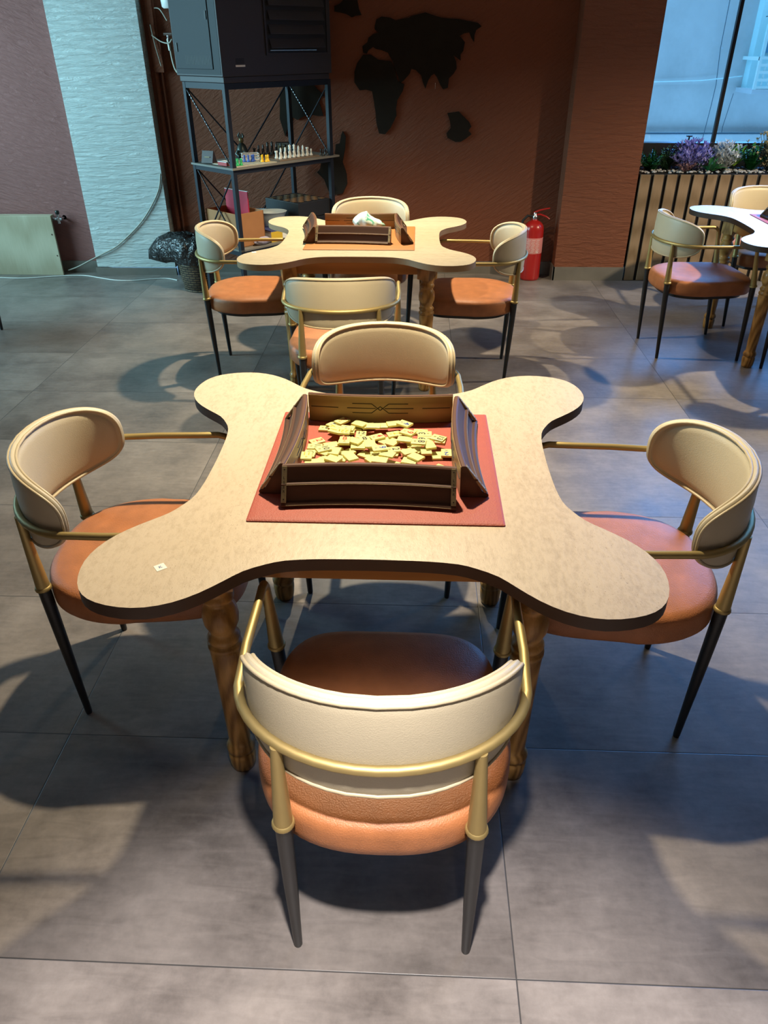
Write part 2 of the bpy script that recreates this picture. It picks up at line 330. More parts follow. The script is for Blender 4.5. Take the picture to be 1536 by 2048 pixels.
struct(MB().box(-5.45, -2.71, 6.385, 6.41, 0, 0.095), 'baseboard_back_left', M_BASE)
struct(MB().box(-2.72, -2.03, 6.31, 6.335, 0, 0.055), 'baseboard_column', M_BASE)
struct(MB().box(1.118, 1.69, 6.235, 6.26, 0, 0.105).box(1.116, 1.13, 6.235, 6.45, 0, 0.105), 'baseboard_pillar', M_BASE)
# painted pipe runs up the corner right of the white column
struct(MB().tube([(-1.985, 6.405, 0), (-1.985, 6.405, 3.1)], 0.016).tube([(-1.945, 6.42, 0), (-1.945, 6.42, 3.1)], 0.010), 'trim_1', M_WALL)

# window behind the planter
win = MB()
win.box(1.686, 6.0, 6.56, 6.66, 0.885, 0.985); win.box(1.686, 1.725, 6.56, 6.66, 0.985, 2.85)
for xx in (2.318, 3.35, 4.40, 5.45): win.box(xx-0.013, xx+0.013, 6.590, 6.622, 0.985, 2.85)
win.box(1.686, 6.0, 6.56, 6.66, 2.80, 2.86)
w1 = struct(win, 'window_1', M_FRAME)
gm, gnt, gb = newmat('window_glass'); _N = gnt.nodes; gnt.nodes.remove(gb)
_t = _N.new('ShaderNodeBsdfTransparent'); _t.inputs[0].default_value = (0.93, 0.98, 1, 1); _g = _N.new('ShaderNodeBsdfGlossy'); _g.inputs['Roughness'].default_value = 0.02
_fr = _N.new('ShaderNodeFresnel'); _fr.inputs[0].default_value = 1.45; _mx = _N.new('ShaderNodeMixShader')
gnt.links.new(_fr.outputs[0], _mx.inputs[0]); gnt.links.new(_t.outputs[0], _mx.inputs[1]); gnt.links.new(_g.outputs[0], _mx.inputs[2]); gnt.links.new(_mx.outputs[0], _N['Material Output'].inputs[0])
M_GLASS = gm
for a, b_ in ((1.725, 2.305), (2.331, 3.337), (3.363, 4.387), (4.413, 5.437), (5.463, 5.99)):
    MB().box(a, b_, 6.605, 6.611, 0.985, 2.80).build('pane', M_GLASS, w1)
MB().tube([(2.12, 6.585, 0.985), (2.12, 6.575, 1.03)], 0.006).box(2.10, 2.14, 6.565, 6.59, 1.028, 1.038).build('latch', M_FRAME, w1)
w2 = struct(MB().box(-5.56, -5.46, 3.2, 5.9, 0.85, 0.92).box(-5.56, -5.46, 3.2, 5.9, 2.78, 2.85).box(-5.56, -5.46, 3.2, 3.27, 0.92, 2.78).box(-5.56, -5.46, 5.83, 5.9, 0.92, 2.78), 'window_2', M_FRAME)
MB().box(-5.52, -5.515, 3.27, 5.83, 0.92, 2.78).build('pane', M_GLASS, w2)

# neighbouring building across the yard
M_FAC = simple('weathered_render', (0.50, 0.53, 0.54), 0.85, var=0.30, vscale=2.6, bump=0.6, bscale=9)
for _b in [n for n in M_FAC.node_tree.nodes if n.type == 'TEX_NOISE']: _b.inputs['Detail'].default_value = 12; _b.inputs['Roughness'].default_value = 0.75
M_FAC2 = simple('pale_render', (0.50, 0.78, 0.80), 0.8, var=0.1, vscale=1.5)
M_LEDGE = simple('render_band', (0.50, 0.56, 0.60), 0.85, var=0.2, vscale=2)
M_DGLASS = simple('dusky_window_glass', (0.10, 0.28, 0.42), 0.3)
M_RAIL = simple('pale_railing_paint', (0.62, 0.80, 0.80), 0.6)
M_DK = simple('dark_drainpipe', (0.05, 0.10, 0.14), 0.6)
bd = thing('neighbouring_building', 'plain rendered building seen through the window, with a railed balcony', 'building', (3, 9, 0))
def bpart(mb, n, m): mb.build(n, m, bd, loc=(-3, -9, 0)); return bpart
bpart(MB().box(0.3, 9.5, 9.0, 9.6, 0.84, 4.2), 'facade', M_FAC)
bpart(MB().box(0.3, 9.5, 8.93, 9.6, -0.5, 0.84), 'lower_band', M_LEDGE)
bpart(MB().tube([(3.013, 8.97, 4.2), (3.03, 8.97, 1.6), (3.06, 8.97, 1.28), (3.04, 8.93, 1.1), (3.0, 8.9, 0.6), (2.96, 8.9, 0.3)], 0.0035, 8).tube([(3.26, 8.98, 1.2), (3.22, 8.97, 0.9), (3.2, 8.9, 0.3)], 0.003, 8), 'dark_wire', M_DK)
bpart(MB().tube([(2.2, 8.97, 1.302), (2.9, 8.96, 1.318), (3.3, 8.95, 1.355)], 0.005, 8), 'pale_cable', M_RAIL)
bpart(MB().box(0.3, 9.5, 8.925, 8.93, 0.825, 0.842), 'ledge_line', M_DK)
bpart(MB().box(3.33, 5.2, 8.86, 9.0, 1.25, 4.2), 'bay', M_FAC2)
bpart(MB().box(3.43, 5.0, 8.84, 8.87, 1.56, 1.78), 'bay_window', M_DGLASS)
bpart(MB().box(3.40, 3.43, 8.83, 8.87, 1.53, 1.80).box(3.43, 5.0, 8.83, 8.87, 1.78, 1.81), 'window_frame', M_RAIL)
bpart(MB().box(3.28, 5.2, 8.55, 9.0, 1.215, 1.255), 'balcony_slab', M_LEDGE)
rl = MB()
for z in (1.27, 1.335, 1.40, 1.46, 1.52): rl.box(3.29, 5.2, 8.555, 8.575, z-0.012, z+0.012)
for i in range(30): rl.box(3.29+i*0.062, 3.303+i*0.062, 8.56, 8.57, 1.255, 1.46)
rl.box(3.285, 3.31, 8.55, 8.58, 1.255, 1.53); rl.box(3.285, 3.30, 8.56, 9.0, 1.50, 1.53)
bpart(rl, 'balcony_railing', M_RAIL)
bpart(MB().tube([(3.45, 8.83, 2.05), (3.49, 8.83, 1.84)], 0.004, 6).tube([(3.36, 8.83, 1.93), (3.6, 8.83, 1.95)], 0.004, 6).tube([(3.36, 8.83, 1.86), (3.6, 8.83, 1.89)], 0.004, 6).tube([(3.53, 8.83, 2.05), (3.55, 8.83, 1.84)], 0.004, 6), 'wire_rack', M_DK)

# ---------------------------------------------------------------- tables
def table_outline():
    q = [(.428, 0), (.429, .06), (.431, .12), (.438, .18), (.453, .22), (.478, .262), (.512, .295), (.552, .335), (.583, .38), (.600, .43), (.601, .48), (.588, .53), (.565, .565)]
    def cr(p0, p1, p2, p3, t):
        return tuple(0.5*((2*p1[i]) + (-p0[i]+p2[i])*t + (2*p0[i]-5*p1[i]+4*p2[i]-p3[i])*t*t + (-p0[i]+3*p1[i]-3*p2[i]+p3[i])*t**3) for i in (0, 1))
    oct_ = q + [(b, a) for a, b in q[-2::-1]]          # 0..90 deg, ends on (0,.428)
    full = []
    for k in range(4):
        c, s = [(1, 0), (0, 1), (-1, 0), (0, -1)][k]
        full += [(x*c-y*s, x*s+y*c) for x, y in oct_[:-1]]
    n = len(full); out = []
    for i in range(n):
        for t in (0, .5): out.append(cr(full[i-1], full[i], full[(i+1) % n], full[(i+2) % n], t))
    return out
OUT = table_outline()
LEGP = [(.026, 0), (.031, .004), (.034, .02), (.036, .045), (.036, .060), (.031, .066), (.037, .072), (.038, .082), (.033, .094), (.028, .10), (.029, .12), (.032, .25), (.036, .38), (.0385, .425), (.036, .430), (.041, .436), (.041, .446), (.034, .450), (.037, .456), (.040, .466), (.035, .474), (.029, .480), (.033, .490), (.041, .510), (.043, .530), (.040, .552), (.032, .566), (.029, .572), (.037, .580), (.039, .588), (.033, .596), (.030, .602), (.034, .612), (.036, .622)]
def make_table(label, loc, top, edge, matm, rz=0):
    t = thing('game_table', label, 'table', loc, rz, 'lobed game tables')
    MB().prism(OUT, 0.715, 0.745, 0, 1, smooth_side=True).build('tabletop', [top, edge], t, bevel=0.0015, seg=1)
    for s_ in (-1, 1):
        y0, y1 = sorted((s_*.342, s_*.362))
        MB().box(-.330, .330, y0, y1, .64, .7145).build('apron', M_OAKX, t, bevel=0.002)
        MB().box(y0, y1, -.330, .330, .64, .7145).build('apron', M_OAKY, t, bevel=0.002)
    for sx in (-1, 1):
        for sy in (-1, 1):
            l = MB(); l.lathe(LEGP, (0, 0), 28); l.box(-.037, .037, -.037, .037, .618, .714); l.build('leg', M_OAK, t, loc=(sx*.362, sy*.362, 0), rz=sx*0.3+sy)
    # upholstered pad let into the top
    r = []
    for k, (ins, z) in enumerate([(0, .7445), (0.0, .7480), (.004, .7495), (.015, .7505), (.05, .7510)]):
        h = 0.293-ins; pts = []
        for (cx, cy, a0) in ((h, h, 0), (-h, h, 90), (-h, -h, 180), (h, -h, 270)):
            for j in range(3):
                a = math.radians(a0+45*j); rr = 0.004; pts.append((cx-math.copysign(rr, cx)+rr*math.cos(a), cy-math.copysign(rr, cy)+rr*math.sin(a), z))
        r.append(pts)
    MB().loft(r, mi=0, smooth=False).build('leather_pad', matm, t)
    return t
TA = make_table('pale stone-look lobed game table in front, red pad heaped with game tiles', (-.083, 1.686, 0), M_TRAV, M_EDGE, M_MATRED)
TB = make_table('striped pale lobed game table with an orange pad, behind the front table', (-.305, 4.285, 0), M_TRAVP, M_EDGE2, M_MATORG)
TC = dup(TA, (2.365, 4.70, 0), 0, 'lobed game table beside the planter, its pale top washed blue by daylight')
for o in TA.children:
    if o.name.startswith('leg'): pass

# ---------------------------------------------------------------- chairs
def arc(phi, a, b): return Vector((a*math.sin(phi), -.10 - b*math.cos(phi), 0))
def arcn(phi, a, b): return Vector((math.sin(phi)/a, -math.cos(phi)/b, 0)).normalized()
def make_chair():
    t = thing('armchair', '-', 'chair', (0, 0, 0))
    # seat cushion
    def outl(ins, z, n=72):
        p = []
        for k in range(n):
            a = 2*PI*k/n; c, s = math.cos(a), math.sin(a)
            if s >= 0: e, w, h = 4.4, .254-ins, .272-ins
            else: e, w, h = 2.5, .260-ins, .272-ins
            x = math.copysign(abs(c)**(2/e), c)*w; y = math.copysign(abs(s)**(2/e), s)*h
            x *= 1 - 0.05*max(0, y/.25)
            p.append((x, y, z))
        return p
    s = MB(); s.loft([outl(*q) for q in ((.030, .392), (.008, .396), (.001, .406), (0, .425), (.0005, .450), (.0035, .464), (.010, .473), (.028, .480), (.09, .4855), (.19, .487))])
    s.build('seat', M_TAN, t)
    f = MB(); f.prism([(x, y) for x, y, z in outl(.04, 0)], .372, .394); f.build('seat_frame', M_BLACK, t)
    for sx in (-1, 1):
        for front in (0, 1):
            if front: foot, ring, top = Vector((sx*.243, .250, 0)), Vector((sx*.266, .222, .462)), Vector((sx*.2685, .192, .655))
            else: foot, ring, top = Vector((sx*.182, -.226, 0)), Vector((sx*.176, -.248, .462)), Vector((sx*.171, -.2575, .678))
            d = (ring-foot)
            P = [foot + d*k for k in (0, .015, .25, .55, .80, .93, 1.0)]
            MB().tube(P, [.0085, .0095, .0115, .0145, .0160, .0165, .0165], 18).build('leg', M_BLACK, t)
            r = ring; u = (top-ring)
            MB().tube([r + u*k for k in (0, .012, .2, .5, .8, 1)], [.0185, .0180, .0165, .0138, .0112, .0095], 18).build('leg_sleeve', M_GOLD, t)
            MB().tube([r + u*k for k in (-.035, -.03, -.012, 0.012, .022)], [.0170, .0205, .0218, .0205, .0180], 18).build('leg_collar', M_GOLD, t)
    # one bent tube: arm, back rail, arm
    pts = [(-.2685, .196, .640), (-.2685, .190, .660), (-.2683, .178, .674), (-.268, .158, .680)] + [(-.2665, y, .680) for y in (.10, .04, -.02)]
    for k in range(25):
        p = arc(-PI/2 + PI*k/24, .262, .203); pts.append((p.x, p.y if 0 < k < 24 else -.085, .680))
    pts += [(-x, y, z) for x, y, z in pts[6::-1]]
    MB().tube(pts, .0095, 14).build('arm_rail', M_GOLD, t)
    # wrap-round back cushion
    n = 88; A, B, H, ZC, TH = .238, .184, .112, .704, .0095
    def ring(sc, d, bulge=0):
        p = []
        for k in range(n):
            a = 2*PI*k/n; c, s_ = math.cos(a), math.sin(a); e = 2.75
            u = math.copysign(abs(c)**(2/e), c); v = math.copysign(abs(s_)**(2/e), s_)
            # sc is an inset in metres
            L = .30; uu = u*(1 - sc/L); vv = v*(1 - sc/H)
            phi = uu*math.radians(87); q = arc(phi, A, B) + arcn(phi, A, B)*(-d)
            p.append((q.x, q.y, ZC + vv*H + 0.004*(1-abs(u))))
        return p
    back = [(.110, -TH-.004), (.07, -TH-.004), (.03, -TH-.002), (.012, -TH), (.004, -TH+.003), (.0, -TH+.009), (.0, TH-.009), (.004, TH-.002), (.011, TH+.001), (.014, TH-.002), (.020, TH+.003), (.035, TH+.005), (.055, TH+.007), (.08, TH+.008), (.100, TH+.0085), (.110, TH+.0085)]
    bm_ = MB(); bm_.loft([ring(a, d) for a, d in back], cap0=False, cap1=False)
    nr = len(back); last = (nr-1)*n
    for k in range(n//2):
        if k == 0 or k == n//2-1 or True:
            q1 = [last+k, last+k+1, last+(n-k-1) % n, last+(n-k) % n]; q0 = [k, k+1, (n-k-1) % n, (n-k) % n][::-1]
            for q_ in (q1, q0):
                u_ = []
                for i_ in q_:
                    if i_ not in u_: u_.append(i_)
                if len(u_) > 2: bm_.f.append(u_); bm_.sm.append(True); bm_.mi.append(0)
    bm_.build('backrest', M_CREAM, t)
    pp = MB(); pp.tube(ring(.0065, TH+.0005), .0042, 8, closed=True); pp.tube(ring(.0065, -TH+.001), .0040, 8, closed=True); pp.build('piping', M_PIPING, t)
    return t
ch0 = make_chair()
used = [False]
def chair(x, y, heading, label, group):
    """heading: direction the sitter faces, degrees from +X"""
    rz = math.radians(heading - 90)
    if not used[0]:
        used[0] = True; ch0.location = (x, y, 0); ch0.rotation_euler = (0, 0, rz); ch0['label'] = label; ch0['group'] = group; return ch0
    return dup(ch0, (x, y, 0), rz, label, group)
G1, G2, G3 = 'armchairs round the front table', 'armchairs round the table behind', 'armchairs round the table by the planter'
chair(-.048, 1.078, 90, 'cream and tan armchair at the near edge of the front table, seen from behind', G1)
chair(-.722, 1.682, 3, 'cream and tan armchair pushed in at the left side of the front table', G1)
chair(.540, 1.655, 178, 'cream and tan armchair pushed in at the right side of the front table', G1)
chair(-.110, 2.318, -91, 'armchair between the two central tables, its cream backrest front facing us', G1)
chair(-.925, 4.262, 3, 'armchair beside the wicker basket, left of the table with the orange pad', G2)
chair(.300, 4.250, 177, 'armchair in front of the fire extinguisher, right of the table with the orange pad', G2)
chair(-.345, 3.450, 93, 'armchair at the near side of the orange-pad table, back of its cream backrest towards us', G2)
chair(-.300, 4.870, -90, 'armchair on the far side of the orange-pad table, only backrest top showing', G2)
chair(1.712, 4.660, 4, 'armchair in front of the slatted planter, left of the bluish table, seen from its back', G3)
chair(2.365, 5.345, -90, 'armchair tucked between the slatted planter and the bluish table', G3)
chair(2.320, 4.060, 90, 'armchair at the near side of the bluish table, mostly out of frame', G3)
chair(-3.075, 4.69, 180, 'armchair standing by the pale wooden radiator cover, only a black leg showing', 'armchairs by the left wall')

# sticker on the front table
st = thing('table_sticker', 'small white square sticker with a blue letter, on the front table lobe', 'sticker', (-.519, 1.215, .7452), math.radians(38))
MB().box(-.011, .011, -.011, .011, 0, .0004).build('paper', M_PAPER, st)
q = MB(); text_mb(q, 'K', .0105, T(0, 0, .0004)); q.build('handwriting', simple('pale_blue_ink', (.16, .22, .38), .6), st)
st2 = dup(st, (-.845, 3.94, .7452), math.radians(20), 'small white sticker on the left lobe of the table with the orange pad')

# ---------------------------------------------------------------- racks
LR = .405
PROF = [(0, 0), (.064, 0), (.067, .004), (.066, .009), (.061, .0125), (.053, .0125), (.0345, .043), (.040, .0455), (.0385, .049), (.0305, .049), (.0125, .0795), (.0085, .083), (.001, .083), (-.0015, .080)]
def bow(x): return .013*(1-(2*x/LR)**2)
def make_rack():
    t = thing('tile_rack', '-', 'tile rack', (0, 0, 0), 0, 'tile racks')
    N = 24; rings = []
    for i in range(N+1):
        x = -LR/2+LR*i/N; rings.append([(x, bow(x)-u, z) for u, z in PROF])
    b = MB(); b.loft(rings, smooth=False); b.build('rack_body', M_RACK, t, bevel=.0012)
    iv = MB()                                                     # lighter veneer on the inner face
    rr = []
    for i in range(N+1):
        x = -LR/2+.001+(LR-.002)*i/N; y = bow(x)
        rr.append([(x, y+.0002, .002), (x, y+.0014, .002), (x, y+.0028, .0805), (x, y+.0014, .0805)])
    iv.loft(rr, smooth=False); iv.build('inner_veneer', M_RACKIN, t)
    hl = MB()  # thin bright tubes along the ledge edges, standing in for highlights
    for (uu, zz) in ((.0395, .0470), (.0665, .0075)):
        hl.tube([(-LR/2+.012+(LR-.024)*i/N, bow(-LR/2+.012+(LR-.024)*i/N)-uu-.0002, zz) for i in range(N+1)], .0005, 6)
    hl.build('edge_highlight', M_BRASS, t)
    cv = MB()
    def P(x, z): return (x, bow(x)+.0016+.00135*z/.08+.0002, z)
    def line(pts):
        q = []
        for (x0, z0), (x1, z1) in zip(pts, pts[1:]):
            for k in range(8): q.append(P(x0+(x1-x0)*k/8, z0+(z1-z0)*k/8))
        q.append(P(*pts[-1])); cv.tube(q, .0011, 6)
    for sx in (-1, 1):
        line([(sx*.195, .046), (sx*.118, .046)])
        line([(sx*.093, .046), (sx*.012, .046)])
        line([(sx*.078, .060), (sx*.024, .060), (0, .040), (-sx*.006, .046)])
        line([(sx*.078, .032), (sx*.024, .032), (0, .052), (-sx*.006, .046)])
    cv.build('carving', M_CARVE, t)
    for sx in (-1, 1):
        x0 = sx*(LR/2-.0065); y0 = bow(x0)
        a = Vector((0, -.0635, .0135)); b_ = Vector((0, -.0115, .0815)); d = (b_-a); L = d.length; d.normalize()
        nrm = Vector((0, -d.z, d.y)); nrm = nrm if nrm.y < 0 else -nrm
        M = Matrix(((1, d.x, nrm.x, x0), (0, d.y, nrm.y, y0 + (a.y+b_.y)/2), (0, d.z, nrm.z, (a.z+b_.z)/2), (0, 0, 0, 1)))
        e = MB(); e.box(-.0058, .0058, -L/2, L/2, -.006, .0008, M=M); p = e.build('end_plate', M_BRASS, t, bevel=.0004, seg=1)
        le = MB()
        for c, yy in zip('LSER', (.0150, .0045, -.0065, -.0170)): text_mb(le, c, .0085, M @ Matrix.Translation((0, yy, .0008)))
        for yy in (L/2-.008, -L/2+.008): le.lathe([(.0018, .0008), (.0016, .0014)], (0, yy), 10, M=M)
        le.build('lettering', M_CARVE, p)
    return t
RZ = .7511
rk = make_rack(); rk.location = (-.101, 1.508, RZ); rk['label'] = 'dark walnut tile rack along the near side of the tile heap'
dup(rk, (-.094, 1.918, RZ), PI, 'walnut tile rack at the far side of the tile heap, carved inner face showing')
dup(rk, (-.300, 1.7105, RZ), -PI/2, 'curved walnut tile rack on the left side of the tile heap')
dup(rk, (.114, 1.7105, RZ), PI/2, 'curved walnut tile rack on the right side of the tile heap')
dup(rk, (-.340, 4.160, RZ), math.radians(-4), 'tile rack on the orange pad, near side, outer face towards us')
dup(rk, (-.330, 4.500, RZ), PI+math.radians(1), 'tile rack on the orange pad behind the knotted plastic bag')
dup(rk, (-.575, 4.330, RZ), -PI/2+math.radians(8), 'tile rack standing on the left of the orange pad')
dup(rk, (-.105, 4.310, RZ), PI/2+math.radians(6), 'tile rack standing on the right of the orange pad')
dup(rk, (2.365, 4.905, RZ), PI, 'tile rack on the far side of the bluish table')
dup(rk, (2.165, 4.700, RZ), -PI/2, 'tile rack on the left side of the bluish table')

# ---------------------------------------------------------------- game tiles
TILES = [(-0.243, 1.857, '8', 'k', 95.0), (-0.222, 1.873, '2', 'b', -40.0), (-0.2, 1.881, '7', 'r', -40.0), (-0.212, 1.836, '7', 'y', 60.0), (-0.209, 1.807, '1', 'y', 65.0), (-0.259, 1.779, '2', 'r', 60.0), (-0.259, 1.735, '11', 'k', 92.0), (-0.267, 1.695, 'o', 'k', 0.0), (-0.231, 1.688, '10', 'k', 65.0), (-0.269, 1.649, '11', 'y', 2.0), (-0.175, 1.834, '12', 'r', 0.0), (-0.143, 1.822, '12', 'k', 0.0), (-0.179, 1.81, '5', 'b', 80.0), (-0.182, 1.782, '22', 'y', 175.0), (-0.18, 1.738, '8', 'r', 0.0), (-0.098, 1.797, '4', 'r', -60.0), (-0.128, 1.777, '8', 'k', 20.0), (-0.086, 1.696, '9', 'b', -75.0), (-0.052, 1.724, '2', 'k', -110.0), (0.014, 1.735, '8', 'k', -95.0), (-0.024, 1.843, '4', 'b', -125.0), (0.02, 1.844, '7', 'y', -95.0), (0.031, 1.819, '3', 'k', -90.0), (0.031, 1.788, '9', 'k', -90.0), (0.066, 1.759, '13', 'k', -60.0), (0.087, 1.711, '2', 'b', -92.0), (-0.052, 1.815, '2', 'y', -70.0), (-0.015, 1.803, '9', 'r', -120.0), (-0.115, 1.767, '', '', 30.0), (-0.16, 1.868, '', '', 10.0), (-0.126, 1.866, '', '', -70.0), (-0.09, 1.854, '', '', -85.0), (-0.054, 1.855, '', '', -75.0), (-0.154, 1.78, '', '', -5.0), (-0.219, 1.758, '', '', -70.0), (-0.144, 1.73, '', '', 90.0), (-0.113, 1.732, '', '', 5.0), (-0.072, 1.785, '', '', -40.0), (-0.054, 1.767, '', '', -30.0), (0.002, 1.766, '', '', -80.0), (0.074, 1.797, '', '', -10.0), (-0.082, 1.744, '', '', -60.0), (-0.011, 1.704, '', '', -60.0), (0.02, 1.697, '', '', 10.0), (0.034, 1.709, '', '', 5.0), (0.062, 1.707, '', '', 5.0), (-0.229, 1.651, '', '', -35.0), (-0.147, 1.659, '', '', -70.0), (-0.132, 1.686, '', '', 80.0), (-0.186, 1.663, '', '', -45.0), (-0.166, 1.693, '', '', 85.0), (-0.12, 1.666, '', '', -30.0), (-0.1, 1.661, '', '', -50.0), (-0.083, 1.644, '', '', 80.0), (-0.045, 1.66, '', '', -80.0), (0.005, 1.67, '', '', -30.0), (0.031, 1.654, '', '', 10.0), (-0.201, 1.646, '', '', 60.0), (-0.252, 1.627, '', '', 100.0), (-0.154, 1.642, '', '', 90.0), (-0.208, 1.64, '', '', 60.0), (-0.065, 1.676, '', '', 70.0), (-0.026, 1.646, '', '', 90.0), (-0.024, 1.686, '', '', -10.0), (-0.112, 1.713, '', '', 20.0), (-0.156, 1.673, '', '', 95.0), (-0.202, 1.689, '', '', -10.0), (0.043, 1.73, '', '', 15.0), (0.052, 1.722, '', '', 5.0), (-0.11, 1.84, '', '', 90.0), (-0.079, 1.818, '', '', 60.0), (-0.023, 1.774, '', '', 80.0), (-0.181, 1.763, '', '', 85.0), (-0.128, 1.701, '', '', 70.0), (-0.15, 1.865, '', '', 60.0), (-0.097, 1.759, '', '', 40.0), (-0.12, 1.81, '', '', 5.0), (-0.154, 1.748, '', '', 60.0), (-0.176, 1.711, '', '', 20.0), (-0.041, 1.689, '', '', 50.0)]
FIX = {('8', 'k', 95.0): -95, ('11', 'k', 92.0): -90, ('10', 'k', 65.0): -62, ('2', 'r', 60.0): -58, ('2', 'k', -110.0): -80, ('3', 'k', -90.0): 90, ('9', 'k', -90.0): 90, ('13', 'k', -60.0): -118, ('2', 'b', -92.0): 178}
TW, TL, TT = .0280, .0385, .0060
def corners(x, y, a):
    c, s = math.cos(a), math.sin(a); return [(x+u*c-v*s, y+u*s+v*c) for u, v in ((-TW/2, -TL/2), (TW/2, -TL/2), (TW/2, TL/2), (-TW/2, TL/2))]
def overlap(P, Q):
    for A in (P, Q):
        for i in range(4):
            ex, ey = A[(i+1) % 4][0]-A[i][0], A[(i+1) % 4][1]-A[i][1]; nx, ny = -ey, ex
            p = [nx*x+ny*y for x, y in P]; q = [nx*x+ny*y for x, y in Q]
            l = math.hypot(nx, ny)*.0008
            if max(p) <= min(q)+l or max(q) <= min(p)+l: return False
    return True
COLN = {'k': 'black', 'r': 'red', 'b': 'blue', 'y': 'yellow'}
def make_tile(num, ink):
    t = thing('game_tile', '-', 'game tile', (0, 0, 0), 0, 'game tiles heaped between the racks')
    MB().box(-TW/2, TW/2, -TL/2, TL/2, 0, TT).build('tile_body', M_TILE, t, bevel=.0009)
    if num:
        q = MB()
        if num == 'o':
            q.tube([(.0085*math.cos(a*PI/12), .0085*math.sin(a*PI/12)+.003, TT+.0001) for a in range(24)], .0008, 6, closed=True)
            q.lathe([(.0022, TT), (.002, TT+.0003)], (0, .003), 10)
        else:
            text_mb(q, num, .026 if len(num) == 1 else .0225, T(0, .0065, TT))
        q.tube([(.0024*math.cos(a*PI/5), -.0095+.0024*math.sin(a*PI/5), TT+.0001) for a in range(10)], .0006, 5, closed=True)
        q.build('numeral', INK[ink], t)
    return t
protos = {}; placed = []
cnt = {}
_r = random.Random(4)
EXTRA = [(-.262+.030*i+_r.uniform(-.006, .006), 1.590+.024*(i % 3)+_r.uniform(-.008, .008), '', '', _r.uniform(0, 180)) for i in range(12)]
EXTRA += [(-.23+.035*(i % 8)+_r.uniform(-.012, .012), 1.66+.05*(i//8)+_r.uniform(-.012, .012), '', '', _r.uniform(0, 180)) for i in range(16)]
order = EXTRA + [q for q in TILES if not q[2]] + [q for q in TILES if q[2]]
WHERE = {('8', 'k'): ['near the back left corner of the heap', 'near the right rack', 'in the middle left of the heap'],
         ('2', 'r'): ['beside the left rack'], ('12', 'r'): ['upright'], ('9', 'k'): ['next to the black 3']}
for (x, y, num, ink, rot) in order:
    a = math.radians(FIX.get((num, ink, rot), rot)); C4 = corners(x, y, a)
    z = RZ + .0003
    for (Q, zt) in placed:
        if overlap(C4, Q): z = max(z, zt+.0002)
    if not num and z > RZ + 3.4*TT: continue
    placed.append((C4, z+TT))
    key = (num, ink)
    if key not in protos:
        t = make_tile(num, ink); protos[key] = t; t.location = (x, y, z); t.rotation_euler = (0, 0, a)
    else: t = dup(protos[key], (x, y, z), a)
    cnt.setdefault(key, []).append(t)
xs = lambda t: t.location.x
for key, l in cnt.items():
    num, ink = key
    if not num:
        for t in l: t['label'] = 'cream game tile lying blank side up in the heap between the racks'
        continue
    what = 'a ring mark' if num == 'o' else 'number ' + num
    base = f'cream game tile with {COLN[ink]} {what} facing up'
    l.sort(key=xs)
    for i, t in enumerate(l):
        if len(l) == 1: t['label'] = base + ' in the front heap'
        elif num == '8' and ink == 'k': t['label'] = base + (', by the left rack', ', in the middle of the heap', ', near the right rack')[min(i, 2)]
        else: t['label'] = base + (', left of its twin', ', right of its twin')[min(i, 1)]

# knotted plastic bag of tiles
bagm, bnt, bb = newmat('thin_plastic_bag'); bb.inputs['Roughness'].default_value = 0.3
_n = bnt.nodes.new('ShaderNodeTexNoise'); _n.inputs['Scale'].default_value = 16; _n.inputs['Detail'].default_value = 3; _n.inputs['Distortion'].default_value = 2
_c = bnt.nodes.new('ShaderNodeValToRGB'); _c.color_ramp.elements[0].position = .55; _c.color_ramp.elements[0].color = (.62, .76, .68, 1); _c.color_ramp.elements[1].position = .64; _c.color_ramp.elements[1].color = (.10, .42, .28, 1)
_tc = bnt.nodes.new('ShaderNodeTexCoord'); bnt.links.new(_tc.outputs['Object'], _n.inputs['Vector']); bnt.links.new(_n.outputs['Fac'], _c.inputs[0]); bnt.links.new(_c.outputs[0], bb.inputs['Base Color'])
bg = MB(); rings = []
for i in range(15):
    v = i/14; ring = []
    for k in range(36):
        a = 2*PI*k/36; r = math.sin(PI*min(1, .06+v*.94))**.6 if v < 1 else .05
        w = 1 + .07*math.sin(5*a+6*v) + .05*math.sin(9*a-4*v) + .04*math.sin(13*a+9*v)
        lean = .02*v
        z = .118*v*(1 - .35*max(0, math.cos(a))*v)
        ring.append((.085*r*w*math.cos(a)-lean, .055*r*w*math.sin(a), max(0, z)))
    rings.append(ring)
bg.loft(rings, cap0=True, cap1=True)
bag = thing('plastic_bag', 'crumpled pale green plastic bag of tiles lying between racks on the orange pad', 'bag', (-.262, 4.375, RZ))
bg.build('bag_body', bagm, bag)
MB().loft([[(x0+.012*math.cos(a)*s, .03+.010*math.sin(a)*s, .012+zz) for a in [2*PI*k/10 for k in range(10)]] for x0, zz, s in ((.07, 0, 1.6), (.085, .004, .7), (.10, .0, 1.1), (.115, -.006, .4))]).build('knot', bagm, bag)

